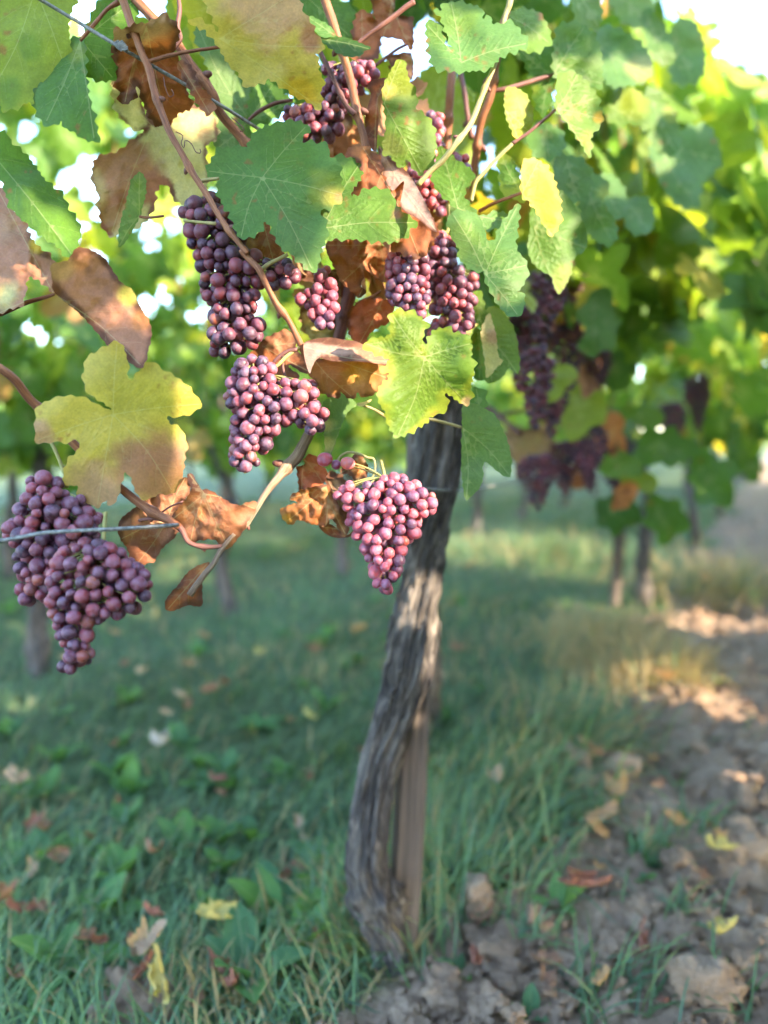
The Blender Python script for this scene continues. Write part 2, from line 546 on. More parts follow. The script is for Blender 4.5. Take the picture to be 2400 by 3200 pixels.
# soil clods: pieces of the ground
clod_meshes = []
for k in range(8):
    V, T = ICO3
    q = 7.3 * k
    d = 1 + 0.7 * fbm(V[:, 0] * 1.2 + q, V[:, 1] * 1.2, V[:, 2] * 1.2, 50 + k, 2) - 0.65 * np.abs(fbm(V[:, 0] * 2.3 + q, V[:, 1] * 2.3, V[:, 2] * 2.3, 60 + k, 3)) + 0.30 * fbm(V[:, 0] * 6 + q, V[:, 1] * 6, V[:, 2] * 6, 70 + k, 3)
    W = V * d[:, None] * np.array([1.0, 0.78, 0.55])
    me = make_mesh("clod", W, T, smooth=True); me.materials.append(M_CLOD)
    clod_meshes.append(me)
def add_clod(x, y, s, k=None, rz=None):
    o = new_obj("clod", clod_meshes[k if k is not None else random.randrange(8)], GROUND)
    o.location = (x, y, float(ground_h(x, y)) - s * 0.02)
    o.rotation_euler = (random.uniform(-0.4, 0.4), random.uniform(-0.4, 0.4), random.uniform(0, 6.28))
    o.scale = (s, s, s)
for (px, py, s) in [(1700, 2790, .060), (1560, 2960, .085), (1480, 2850, .05), (1800, 3010, .055), (2210, 3120, .075), (1940, 2450, .055), (1880, 2400, .04),
                    (2060, 2560, .06), (1960, 2600, .045), (2300, 2700, .06), (2150, 2950, .05), (1400, 3120, .06), (1690, 3150, .05), (420, 3120, .085),
                    (2340, 2450, .07), (2350, 3050, .06), (2000, 2880, .045), (1640, 2640, .03), (2330, 2900, .04)]:
    g = ground_at(px, py); add_clod(g[0], g[1], s * .85)
n = 0
while n < 270:
    r = random.uniform(0.8, 5.5); a = math.radians(random.uniform(-30, 34))
    x, y = math.sin(a) * r, math.cos(a) * r
    if float(soil_mask(x, y)) < 0.7: continue
    add_clod(x, y, random.choice([.012, .016, .02, .026, .036]) * (1 + r * 0.12)); n += 1

# crumbs of earth between the clods: nobody could count them
def crumbs():
    rc = np.random.default_rng(5); N = 16000
    r = .8 + 5.2 * rc.random(N) ** 1.3; a = np.radians(rc.uniform(-30, 34, N)); x = np.sin(a) * r; y = np.cos(a) * r
    k = soil_mask(x, y) > rc.uniform(.2, .8, N); x, y, r = x[k], y[k], r[k]; n = len(x)
    V0 = np.array([(1, 0, 0), (-1, 0, 0), (0, 1, 0), (0, -1, 0), (0, 0, 1), (0, 0, -1)], float)
    F0 = np.array([(0, 2, 4), (2, 1, 4), (1, 3, 4), (3, 0, 4), (2, 0, 5), (1, 2, 5), (3, 1, 5), (0, 3, 5)])
    sz = rc.choice([.003, .005, .008, .013], n, p=[.35, .35, .2, .1]) * (1 + .2 * r)
    W = V0[None] * rc.uniform(.5, 1.1, (n, 6, 1)) * sz[:, None, None]
    t = rc.uniform(0, 6.28, n); c_, s_ = np.cos(t)[:, None], np.sin(t)[:, None]
    W = np.stack([W[..., 0] * c_ - W[..., 1] * s_, W[..., 0] * s_ + W[..., 1] * c_, W[..., 2] * .8], -1)
    W += np.stack([x, y, ground_h(x, y) + sz * .3], -1)[:, None]
    me = make_mesh("soil_crumbs", W.reshape(-1, 3), (F0[None] + (np.arange(n) * 6)[:, None, None]).reshape(-1, 3), smooth=False)
    o = new_obj("soil_crumbs", me, GROUND, None, M_CLOD); o['kind'] = 'stuff'
crumbs()

# ------------------------------------------------------------------ leaves
def leaf_core(outline, J, spacing, teeth=(20, 7), seed=0, nsec=5, unit=1.0):
    """outline, J: 2-D points (any unit; 'unit' metres per unit). Returns 2-D verts, triangles, vein distance in mm"""
    rng = np.random.default_rng(seed)
    p = np.asarray(outline, float)
    area = 0.5 * np.sum(p[:, 0] * np.roll(p[:, 1], -1) - np.roll(p[:, 0], -1) * p[:, 1])
    if area < 0: p = p[::-1]
    p = catmull(p, True, 6)
    step = spacing * 0.55
    p = resample(p, step, True)
    sm = p.copy()
    if teeth is not None:
        tw, th = teeth
        q = np.vstack([p[-1:], p, p[:1]])
        tg = q[2:] - q[:-2]; tg /= np.linalg.norm(tg, axis=1)[:, None] + 1e-9
        nr = np.stack([tg[:, 1], -tg[:, 0]], -1)
        s = np.arange(len(p)) * step; h = np.zeros(len(p)); a = 0.0
        while a < s[-1]:
            w = tw * rng.uniform(0.65, 1.5); k = (s >= a) & (s < a + w); ph = (s[k] - a) / w
            H = th * rng.uniform(0.6, 1.25) * min(1.3, w / tw)
            h[k] = H * np.where(ph < 0.6, ph / 0.6, (1 - ph) / 0.4) ** 1.15
            a += w
        p = p + nr * h[:, None]
    J = np.asarray(J, float)
    # main veins towards the lobe tips
    d = np.linalg.norm(sm - J, axis=1); n = len(sm); w = max(4, n // 26)
    tips = [i for i in range(n) if d[i] == max(d[(np.arange(i - w, i + w + 1)) % n]) and d[i] > 0.38 * d.max()]
    tips.sort(key=lambda i: -d[i]); keep = []
    for i in tips:
        v = (sm[i] - J) / d[i]
        if all(v @ ((sm[k] - J) / d[k]) < math.cos(math.radians(22)) for k in keep): keep.append(i)
    keep = keep[:7]
    veins = []; ismain = []
    for i in keep:
        e = J + (sm[i] - J) * 0.97
        m = (J + e) / 2; off = np.array([-(e - J)[1], (e - J)[0]]) * rng.uniform(-0.05, 0.05)
        L = np.linalg.norm(e - J)
        c = catmull(np.array([J, m + off, e]), False, max(4, int(L / spacing / 1.6)))
        veins.append(c); ismain.append(True)
        for k in range(nsec):
            t = 0.16 + 0.72 * (k + rng.uniform(-.25, .25) * (k > 0)) / nsec
            a0 = c[int(t * (len(c) - 1))]; dr = (e - J) / L
            for sg in (-1, 1):
                an = math.radians(rng.uniform(38, 52)) * sg
                dv = np.array([dr[0] * math.cos(an) - dr[1] * math.sin(an), dr[0] * math.sin(an) + dr[1] * math.cos(an)])
                ln = L * (0.42 - 0.30 * t); st = []
                for q_ in np.arange(1, int(ln / spacing) + 1):
                    bend = 1 - 0.06 * q_
                    st.append(a0 + dv * q_ * spacing + dr * (q_ ** 2) * spacing * 0.02)
                st = np.array(st) if st else np.zeros((0, 2))
                if len(st) > 1:
                    ok = in_poly(st[:, 0], st[:, 1], sm)
                    cut = int(np.argmin(ok)) if not ok.all() else len(st)
                    if cut > 1: veins.append(np.vstack([a0, st[:cut]])); ismain.append(False)
    VP = np.vstack(veins) if veins else np.array([J])
    VP = VP[in_poly(VP[:, 0], VP[:, 1], p)]
    lo, hi = p.min(0), p.max(0)
    gx, gy = np.meshgrid(np.arange(lo[0], hi[0], spacing), np.arange(lo[1], hi[1], spacing * 0.87))
    gx = gx + (np.arange(gx.shape[0]) % 2)[:, None] * spacing / 2
    g = np.stack([gx.ravel(), gy.ravel()], -1) + rng.uniform(-0.12, 0.12, (gx.size, 2)) * spacing
    g = g[in_poly(g[:, 0], g[:, 1], p)]
    if len(g):
        g = g[seg_dist(g[:, 0], g[:, 1], p[::2]) > 0.5 * spacing]
    def thin(a, b, r):
        if not len(a) or not len(b): return a
        keepm = np.ones(len(a), bool)
        for s0 in range(0, len(b), 400):
            dd = np.hypot(a[:, None, 0] - b[None, s0:s0 + 400, 0], a[:, None, 1] - b[None, s0:s0 + 400, 1]).min(1)
            keepm &= dd > r
        return a[keepm]
    # unique vein points
    kk = np.unique(np.round(VP / (spacing * 0.45)).astype(int), axis=0, return_index=True)[1]
    VP = VP[kk]
    g = thin(g, VP, 0.55 * spacing)
    pts = np.vstack([p, VP, g]); nb = len(p)
    edges = [(i, (i + 1) % nb) for i in range(nb)]
    r = delaunay_2d_cdt([Vector(q) for q in pts.tolist()], edges, [], 1, 1e-6)
    v2 = np.array([tuple(q) for q in r[0]]); fc = [tuple(f) for f in r[2] if len(f) == 3]
    fc = np.array(fc, int)
    vd = np.full(len(v2), 1e9); vm = np.full(len(v2), 1e9)
    for c, main in zip(veins, ismain):
        q = seg_dist(v2[:, 0], v2[:, 1], c, False)
        if main: vm = np.minimum(vm, q)
        else: vd = np.minimum(vd, q)
    return v2, fc, np.minimum(vd, vm) * unit * 1000.0, sm, vm * unit * 1000.0

PAL = dict(
    gb=(0.088, 0.180, 0.044), g=(0.080, 0.165, 0.024), gd=(0.046, 0.105, 0.018), gl=(0.105, 0.185, 0.025), yg=(0.20, 0.25, 0.028),
    gu=(0.110, 0.185, 0.060), y=(0.46, 0.36, 0.070), yp=(0.46, 0.39, 0.17), yd=(0.50, 0.30, 0.03), tan=(0.42, 0.25, 0.15),
    b=(0.26, 0.088, 0.036), bp=(0.32, 0.145, 0.085), bd=(0.11, 0.045, 0.026), o=(0.42, 0.15, 0.04), or_=(0.34, 0.09, 0.035),
    pk=(0.38, 0.23, 0.17), bo=(0.32, 0.135, 0.045))

CROPS = {1: (0, 0, .48222), 2: (600, 0, .48222), 3: (1200, 0, .48222), 4: (0, 500, .48222), 5: (600, 600, .30139), 6: (900, 700, .48222),
         7: (0, 1350, .48222), 8: (600, 1050, .48222), 9: (0, 700, .48222), 10: (1500, 0, .54250), 11: (1400, 900, .60277), 0: (0, 0, 1.0)}
def C(crop, pts):
    ox, oy, s = CROPS[crop]
    a = np.asarray(pts, float)
    return a * s + np.array([ox, oy])

def hero_leaf(parent, crop, outline, J, d, base, tilt=(0, 0), curl=(0, 0, 0), spots=(), dry=False, teeth=(30, 11), crumple=0.0,
              spacing=8.0, seed=None, label=None, name="leaf", relief=0.0014, edge=None, back=0.0, fold=None):
    """a leaf blade traced at its own distance d; tilt = slope of depth to the right / upward, curl = (xx, yy, xy) curvature per metre"""
    seed = seed if seed is not None else int(abs(J[0] * 7 + J[1] * 13 + crop * 101)) % 9973
    ol = C(crop, outline); j = C(crop, [J])[0]
    unit = d / F
    v2, fc, vd, sm, vm = leaf_core(ol, j, spacing, teeth, seed, 4, unit)
    c = sm.mean(0)
    mx = (v2[:, 0] - c[0]) * unit; my = -(v2[:, 1] - c[1]) * unit
    z = tilt[0] * mx + tilt[1] * my + 2.0 * (curl[0] * mx * mx + curl[1] * my * my + curl[2] * mx * my)
    R = max(np.ptp(mx), np.ptp(my)) + 1e-6
    s = seed * 0.37
    z = z + 0.13 * R * fbm(mx / R * 2.2 + s, my / R * 2.2, 0, seed, 2)
    z = z - relief * (1 - np.exp(-vd / 3.0))
    if crumple:
        z = z + 1.1 * crumple * fbm(mx * 42 + s, my * 42, 0, seed + 3, 3)
        z = z + 1.5 * crumple * np.abs(fbm(mx * 55 + s, my * 55, 0, seed + 9, 3))
    if fold is not None:      # crease line through two pixels, slope added on one side
        (ax, ay), (bx, by), sl = fold
        A = C(crop, [(ax, ay), (bx, by)]); dr = A[1] - A[0]; dr /= np.linalg.norm(dr)
        sd = ((v2[:, 0] - A[0][0]) * dr[1] - (v2[:, 1] - A[0][1]) * dr[0]) * unit
        z = z + sl * np.where(sd > 0, sd, 0)
    W = P(v2[:, 0], v2[:, 1], d + z)
    org = P(j[0], j[1], d)
    me = make_mesh(name, W - org, fc)
    col = np.tile(np.array(PAL[base]), (len(v2), 1))
    nz = fbm(mx * 28 + s, my * 28, 0, seed + 5, 4)
    if dry and edge is None: edge = ('bd', .0045)
    if not dry: col = col * (1 + .16 * fbm(mx * 14 + s, my * 14, 0, seed + 6, 2))[:, None]
    if edge is not None:
        ed = seg_dist(v2[:, 0], v2[:, 1], sm[::3]) * unit
        w = sstep(edge[1], 0, ed + 0.012 * nz)
        col = col * (1 - w[:, None]) + np.array(PAL[edge[0]]) * w[:, None]
    if not dry:
        w = .65 * sstep(.50, .66, fbm(mx * 150 + s, my * 150, 0, seed + 11, 2)) * sstep(-.1, .3, fbm(mx * 18 + s, my * 18, 0, seed + 12, 2))
        col = col * (1 - w[:, None]) + np.array(PAL['b']) * w[:, None]
    for sp in spots:
        q = C(crop, [sp[:2]])[0]; rad = sp[2] * CROPS[crop][2]
        dd = np.hypot(v2[:, 0] - q[0], v2[:, 1] - q[1]) / rad
        w = (1 - sstep(0.45, 1.2, dd + 0.75 * nz)) * (sp[4] if len(sp) > 4 else 1.0)
        col = col * (1 - w[:, None]) + np.array(PAL[sp[3]]) * w[:, None]
    col = col * (1 + 0.10 * fbm(mx * 60, my * 60, 0, seed + 8, 2))[:, None]
    set_col(me, np.clip(col, 0, 1)); set_float(me, vd, 'vein'); set_float(me, vm, 'mvein')
    set_vec(me, np.stack([mx + s, my, z], -1), 'lc')
    o = new_obj(name, me, parent, None, M_DRY if dry else M_LEAF)
    o.location = Vector(org) - (parent.location if parent else Vector((0, 0, 0)))
    if label: o['label'] = label
    return o

# a vine leaf in its own frame (metres, petiole at the origin, tip along -Y), for leaves further off
VINE_OUT = [(0, .004), (.012, .030), (.034, .046), (.052, .034), (.060, .014), (.046, .000), (.066, -.012), (.074, -.036), (.060, -.052), (.040, -.044), (.036, -.062), (.026, -.086), (0, -.104)]
VINE_OUT = VINE_OUT + [(-x, y) for x, y in VINE_OUT[-2:0:-1]]
def var_leaf(k, spacing, mat):
    rng = np.random.default_rng(400 + k)
    p = np.array(VINE_OUT) * rng.uniform(0.9, 1.12, (len(VINE_OUT), 1)) * np.array([rng.uniform(.9, 1.1), 1])
    v2, fc, vd, sm, vm = leaf_core(p, (0, 0), spacing, (.012, .0045) if spacing < .02 else None, 400 + k, 3 if spacing < .02 else 0, 1.0)
    x, y = v2.T
    cx, cy, cxy = rng.uniform(-4.5, 4.5), rng.uniform(-3, 3), rng.uniform(-4, 4)
    z = cx * x * x + cy * (y + .03) ** 2 + cxy * x * y + .008 * fbm(x * 25 + k, y * 25, 0, k, 2) + rng.uniform(0, .35) * np.abs(x)
    z = z - .0012 * (1 - np.exp(-vd / 3))
    me = make_mesh("vine_leaf", np.stack([x, y, z], -1), fc)
    set_float(me, vd, 'vein'); set_float(me, vm, 'mvein'); set_vec(me, np.stack([x + k, y, z], -1), 'lc')
    me.materials.append(mat)
    return me
MED = [var_leaf(k, .0045, M_LEAFV) for k in range(7)]
FAR = [var_leaf(20 + k, .014, M_LEAFF) for k in range(6)]
MASS = [var_leaf(60 + k, .026, M_LEAFF) for k in range(6)]
DRYV = [var_leaf(40 + k, .006, M_FALLEN) for k in range(6)]

def rot_leaf(normal_az, tiltdown, roll):
    """orientation: blade hangs, its upper side facing azimuth normal_az (world) and leaning"""
    return (Matrix.Rotation(normal_az, 4, 'Z') @ Matrix.Rotation(math.pi / 2 - tiltdown, 4, 'X') @ Matrix.Rotation(roll, 4, 'Z')).to_euler()

def place_leaf(me, parent, w, s, az, down, roll, name="leaf"):
    o = new_obj(name, me, parent)
    o.location = Vector(w) - parent.location
    o.rotation_euler = rot_leaf(az, down, roll)
    o.scale = (s, s, s)
    return o

# points and sun flecks: nothing that is not traced may stand in these sun paths
FLECKS = []     # (point, radius)
for (px, py, d, r) in [(1190, 1600, .77, .035), (1215, 1720, .77, .028), (1150, 1540, .78, .022), (1240, 1150, .73, .038), (1220, 1250, .73, .030), (1060, 1085, .74, .028),
                       (720, 1060, .76, .024), (975, 1220, .75, .014), (1190, 700, .76, .026), (120, 600, .70, .012), (170, 680, .70, .014), (1085, 1450, .79, .022),
                       (1420, 40, .79, .03), (1395, 780, .79, .022), (560, 70, .77, .03), (1660, 600, .84, .03), (590, 1570, .72, .014), (1030, 1010, .81, .016), (1120, 960, .85, .028),
                       (1120, 240, .85, .022), (1350, 1900, 1.17, .012), (1322, 2200, 1.21, .016), (1960, 330, 1.12, .05), (2000, 230, 1.3, .04), (1340, 1020, .86, .016),
                       (1140, 460, .86, .03), (1385, 430, .91, .02), (2120, 2150, 2.4, .10), (2280, 1850, 3.4, .20), (1700, 300, .95, .04), (1750, 820, .92, .03), (1560, 720, .86, .025),
                       (1850, 480, 1.4, .06), (2010, 620, 1.6, .07), (2120, 420, 1.8, .08), (2220, 620, 2.2, .10), (1900, 900, 1.8, .07), (2060, 1000, 2.2, .09), (2300, 850, 2.6, .12), (2200, 1050, 2.8, .12), (2330, 350, 2.4, .1), (1760, 600, 1.2, .04), (2050, 250, 1.6, .06)]:
    FLECKS.append((P(px, py, d), r))
for (px, py, r) in [(1420, 1745, .25), (1600, 1735, .30), (1780, 1725, .30), (1500, 1690, .3), (1900, 1800, .2)]:
    FLECKS.append((ground_at(px, py) + np.array([0, 0, .05]), r))
FLP = np.array([f[0] for f in FLECKS]); FLR = np.array([f[1] for f in FLECKS])
def in_fleck(w, extra=0.05):
    q = np.asarray(w) - FLP
    t = q @ SUN
    dist = np.linalg.norm(q - t[:, None] * SUN, axis=1)
    return bool(np.any((t > 0.02) & (dist < FLR + extra)))

# ------------------------------------------------------------------ the near vine: trunk, arms, canes
BASE = P(1205, 3030, 1.20); BASE[2] = float(ground_h(BASE[0], BASE[1]))
VINE = thing("grapevine", "near grapevine with gnarled grey trunk in the middle of the picture, green and brown leaves", "grapevine", BASE)

def tube_obj(name, parent, W, rad, mat, sides=10, wob=0.06, seed=0, label=None):
    V, T = tube_geo(W, rad, sides, True, wob, seed)
    org = W[0]
    me = make_mesh(name, V - org, T)
    arc = np.r_[0, np.cumsum(np.linalg.norm(np.diff(W, axis=0), axis=1))]
    ang = np.linspace(0, 2 * math.pi, sides, endpoint=False)
    lc = np.zeros((len(V), 3)); n = len(W)
    rr = np.broadcast_to(np.asarray(rad, float), (n,))
    lc[:n * sides, 0] = (rr[:, None] * np.cos(ang)).ravel(); lc[:n * sides, 1] = (rr[:, None] * np.sin(ang)).ravel()
    lc[:n * sides, 2] = np.repeat(arc, sides); lc[-1, 2] = arc[-1]
    lc[:, 2] += seed * 0.71
    set_vec(me, lc, 'lc')
    o = new_obj(name, me, parent, None, mat)
    o.location = Vector(org) - (parent.location if parent else Vector((0, 0, 0)))
    if label: o['label'] = label
    return o

def cane(crop, pts, r, d, mat=None, parent=None, name="cane", nodes=True, seed=None, sides=10):
    """pts in crop pixels, r radius in photo pixels (number or list), d distance (number or list)"""
    p = C(crop, pts); n = len(p)
    r = np.broadcast_to(np.asarray(r, float), (n,)); d = np.broadcast_to(np.asarray(d, float), (n,))
    q = catmull(np.column_stack([p, r, d]), False, 7)
    W = P(q[:, 0], q[:, 1], q[:, 3]); R = q[:, 2] * q[:, 3] / F
    arc = np.r_[0, np.cumsum(np.linalg.norm(np.diff(W, axis=0), axis=1))]
    st = max(arc[-1] / 110, 0.0025)
    t = np.linspace(0, arc[-1], max(6, int(arc[-1] / st)))
    W = np.stack([np.interp(t, arc, W[:, k]) for k in range(3)], -1); R = np.interp(t, arc, R)
    seed = seed if seed is not None else int(abs(p[0][0] + p[0][1] * 3)) % 977
    W = W + 0.0012 * np.stack([vnoise(t * 30, seed, k * 5.0, 7) for k in range(3)], -1) * (R / 0.004)[:, None].clip(0, 1.5)
    if nodes:
        for k in np.arange(0.045 + 0.01 * (seed % 5), t[-1], 0.075):
            R = R * (1 + 0.38 * np.exp(-((t - k) / 0.0055) ** 2))
    o = tube_obj(name, parent or VINE, W, R, mat or M_CANE, sides, 0.07, seed)
    if nodes and name == "cane":
        for q_, k in enumerate(np.arange(0.045 + 0.01 * (seed % 5), t[-1], 0.075)):
            i = int(np.argmin(np.abs(t - k)))
            if R[i] < .0022: continue
            tg = W[min(i + 1, len(W) - 1)] - W[max(i - 1, 0)]; tg = tg / np.linalg.norm(tg)
            sd = np.cross(tg, np.array([.2, .9, .35])); sd = sd / np.linalg.norm(sd) * (1 if q_ % 2 else -1)
            V, T_ = ICO1
            r0 = R[i] * .55
            ax = sd * .8 + tg * .6; ax = ax / np.linalg.norm(ax)
            B = V * r0; al = B @ ax; B = B + ax * (np.where(al > 0, al * 1.1, 0))[:, None]
            me = make_mesh("bud", B, T_); set_vec(me, B, 'lc')
            b_ = new_obj("bud", me, o, None, M_CANE_DARK); b_.location = Vector(W[i] + sd * R[i] * .95 - W[0])
    return o

def build_trunk():
    k = 1.44665
    cen = [(848, 2125, 34, 1.20), (838, 2030, 42, 1.20), (800, 1925, 58, 1.195), (790, 1850, 47, 1.19), (800, 1760, 44, 1.19), (822, 1640, 42, 1.185),
           (858, 1540, 45, 1.18), (884, 1440, 50, 1.175), (898, 1330, 48, 1.17), (915, 1220, 48, 1.165), (932, 1100, 47, 1.16), (944, 1000, 50, 1.155), (952, 900, 52, 1.15), (958, 800, 54, 1.14), (930, 700, 44, 1.12)]
    q = catmull(np.array([(a * k, b * k, c * k, d) for a, b, c, d in cen]), False, 20)
    W = P(q[:, 0], q[:, 1], q[:, 3]); R = q[:, 2] * q[:, 3] / F
    W[0, 2] = BASE[2] - 0.04
    n = len(W); S = 56
    tan = np.gradient(W, axis=0); tan /= np.linalg.norm(tan, axis=1)[:, None]
    ang = np.linspace(0, 2 * math.pi, S, endpoint=False)
    nrm = np.array([1.0, 0, 0]); V = []; lc = []
    arc = np.r_[0, np.cumsum(np.linalg.norm(np.diff(W, axis=0), axis=1))]
    for i in range(n):
        nrm = nrm - tan[i] * (nrm @ tan[i]); nrm /= np.linalg.norm(nrm); bi = np.cross(tan[i], nrm)
        a2 = ang + 0.9 * math.sin(arc[i] * 4) + 0.5 * arc[i]
        ca, sa = np.cos(a2), np.sin(a2)
        rid = np.abs(fbm(ca * 3.2, sa * 3.2, arc[i] * 3.5, 77, 3))
        big = fbm(ca * 1.1, sa * 1.1, arc[i] * 7, 78, 2)
        fine = fbm(ca * 8, sa * 8, arc[i] * 14, 79, 2)
        r = R[i] * (1.02 + 0.24 * big - 0.34 * (0.30 - rid).clip(0, 1) / 0.30 + 0.16 * fine + .10 * np.abs(fbm(ca * 2, sa * 2, arc[i] * 30, 83, 2)))
        if arc[i] < 0.22: r = r * (.92 + 0.42 * (fbm(ca * 2.3, sa * 2.3, arc[i] * 25, 80, 2)))
        V.append(W[i] + r[:, None] * (np.cos(ang)[:, None] * nrm + np.sin(ang)[:, None] * bi))
        lc.append(np.stack([R[i] * ca, R[i] * sa, np.full(S, arc[i])], -1))
    V = np.vstack(V); lc = np.vstack(lc)
    i = np.arange(n - 1)[:, None] * S; j = np.arange(S)[None]; j2 = (j + 1) % S
    Q = np.stack([i + j, i + j2, i + S + j2, i + S + j], -1).reshape(-1, 4)
    me = make_mesh("trunk", V - BASE, np.vstack([Q[:, [0, 1, 2]], Q[:, [0, 2, 3]]]))
    set_vec(me, lc, 'lc')
    o = new_obj("trunk", me, VINE, (0, 0, 0), M_TRUNK)
    # loose strips of bark
    for m_ in range(44):
        a0 = random.uniform(0, 6.28); i0 = random.randrange(25, n - 60); L = random.randrange(12, 34)
        js = int(a0 / 6.28318 * S)
        strip = np.array([V[(i0 + t_) * S + (js + t_ // 9) % S] for t_ in range(L)])
        cw = W[i0:i0 + L]
        outw = strip - cw; outw /= np.linalg.norm(outw, axis=1)[:, None]
        strip = strip + outw * (0.0015 + 0.004 * np.abs(np.linspace(-1, 1, L)) ** 2)[:, None]
        tube_obj("bark_strip", o, strip, 0.0030 * (1 - 0.7 * np.abs(np.linspace(-1, 1, L)) ** 3), M_TRUNK, 5, 0.3, m_).location = Vector(strip[0] - BASE)
    return o
TRUNK = build_trunk()

def build_stake(label, p_bot, p_top, w, t, mat=M_STAKE, name="wooden_stake", group=None, yaw=0.0):
    """squared wooden stake with worn, slightly bowed faces and a chamfered head"""
    p0 = np.asarray(p_bot, float); p1 = np.asarray(p_top, float)
    ax = p1 - p0; L = np.linalg.norm(ax); ax /= L
    x = np.array([math.cos(yaw), math.sin(yaw), 0]); x -= ax * (x @ ax); x /= np.linalg.norm(x); y = np.cross(ax, x)
    prof = []
    for sx, sy in ((1, 1), (-1, 1), (-1, -1), (1, -1)):
        a = (sx * w / 2, sy * t / 2); c = 0.12 * w
        if sx * sy > 0: prof += [(a[0], a[1] - sy * c), (a[0] - sx * c, a[1])]
        else: prof += [(a[0] - sx * c, a[1]), (a[0], a[1] - sy * c)]
    prof = np.array(prof); n = 40; V = []; lc = []
    for i in range(n + 1):
        f = i / n; s = 1.0 if i < n else 0.7
        wob = 1 + 0.05 * np.array([float(vnoise(k * 1.7, f * 9, 0, 3)) for k in range(len(prof))])
        c = p0 + ax * L * f + x * 0.006 * math.sin(3 * f)
        V.append(c + (prof[:, :1] * s * wob[:, None]) * x + (prof[:, 1:] * s * wob[:, None]) * y)
        lc.append(np.column_stack([prof, np.full(len(prof), f * L)]))
    V = np.vstack(V); lc = np.vstack(lc); m = len(prof)
    fs = []
    for i in range(n):
        for j in range(m): fs.append((i * m + j, i * m + (j + 1) % m, (i + 1) * m + (j + 1) % m, (i + 1) * m + j))
    fs.append(tuple(n * m + j for j in range(m))); fs.append(tuple(reversed(range(m))))
    me = make_mesh(name, V - p0, fs, smooth=False); set_vec(me, lc, 'lc')
    o = new_obj(name, me, None, p0, mat)
    return tag(o, label, "stake", group)
sb = P(1250, 2900, 1.225); st_ = P(1318, 1330, 1.25)
sb[2] = float(ground_h(sb[0], sb[1])) - 0.05
build_stake("weathered brown wooden stake standing right behind the near vine trunk", sb, st_, 0.050, 0.034, yaw=0.12)

# canes and petioles of the near vine (traced, each at its own distance)
cane(1, [(770, -80), (800, 0), (870, 200), (920, 350), (960, 440), (1010, 640), (1080, 820), (1180, 990), (1290, 1180), (1420, 1400), (1600, 1640)], [13, 13, 12, 12, 12, 11, 11, 10, 10, 9, 9], .745)
cane(5, [(500, 590), (590, 700), (690, 800), (740, 900), (800, 1030), (880, 1180), (1000, 1330), (1080, 1480), (1140, 1600), (1180, 1700), (1215, 1850)], [10, 10, 11, 10, 9, 10, 9, 10, 11, 8, 4], [.748, .75, .75, .752, .755, .76, .765, .77, .775, .78, .785])
cane(1, [(800, -120), (870, -20), (1020, 140), (1150, 280), (1260, 450), (1370, 600), (1420, 730), (1520, 850), (1620, 960), (1760, 1100)], 15, [.80, .80, .80, .80, .80, .80, .81, .82, .83, .86])
cane(1, [(955, 405), (1100, 360), (1250, 330), (1430, 305)], [7, 6, 5, 5], .75, M_CANE, name="petiole", nodes=False)
cane(1, [(775, 10), (700, 55), (640, 120), (580, 190), (520, 262)], [9, 6, 6, 6, 5], .75, M_CANE, name="petiole", nodes=False)
cane(2, [(850, -40), (880, 40), (920, 150), (960, 300), (990, 390), (1030, 540), (1070, 700), (1095, 830), (1120, 960), (1130, 1100)], [15, 15, 14, 13, 13, 13, 14, 12, 12, 11], .83)
cane(2, [(820, 320), (870, 420), (915, 510), (960, 610), (1010, 700), (1060, 745)], [7, 7, 7, 7, 8, 8], .80, M_CANE_DARK)
cane(2, [(1070, 285), (1160, 215), (1250, 150), (1350, 80), (1440, 15)], [6, 7, 8, 8, 9], .82, M_CANE_DARK, nodes=False)
cane(2, [(1170, 440), (1250, 380), (1330, 320), (1390, 290)], [5, 5, 5, 4], .90, M_CANE_DARK, nodes=False)
cane(2, [(370, 780), (440, 720), (540, 670), (650, 650)], [5, 6, 6, 5], .86, M_CANE_DARK, nodes=False, name="petiole")
cane(3, [(830, -60), (815, 40), (790, 110), (730, 370), (650, 570), (560, 800), (480, 910), (380, 1030), (300, 1110), (220, 1200)], [9, 10, 8, 7, 8, 9, 8, 9, 8, 8], [.84, .84, .84, .83, .82, .81, .80, .80, .80, .80], M_CANE_PALE)
cane(3, [(800, 80), (760, 200), (735, 380), (690, 600), (640, 760), (610, 880), (585, 1050), (570, 1250)], [11, 12, 12, 13, 12, 12, 12, 11], [.92, .92, .92, .93, .94, .95, .96, .97], M_CANE)
cane(3, [(560, 1310), (590, 1190), (640, 1130), (700, 1060), (770, 990), (830, 935)], [7, 7, 6, 6, 6, 6], .86, M_CANE_PALE, nodes=False)
cane(3, [(830, 935), (880, 900), (930, 865), (1020, 790), (1115, 705)], [6, 5, 5, 5, 4], .86, M_CANE_DARK, name="petiole", nodes=False)
cane(3, [(435, 440), (425, 600), (415, 760), (405, 960), (400, 1200)], 13, [.98, .98, .99, 1.0, 1.0], M_CANE)
cane(3, [(490, 440), (520, 600), (545, 740), (575, 900)], 8, 1.0, M_CANE_DARK)
cane(3, [(700, 590), (790, 575), (870, 555), (950, 530), (1095, 480)], [6, 7, 7, 7, 5], [.93, .93, .94, .95, .96], M_CANE_DARK, nodes=False)
cane(3, [(620, 1370), (700, 1325), (790, 1290), (893, 1252)], [6, 5, 5, 5], [.90, .88, .86, .845], M_CANE, name="petiole", nodes=False)
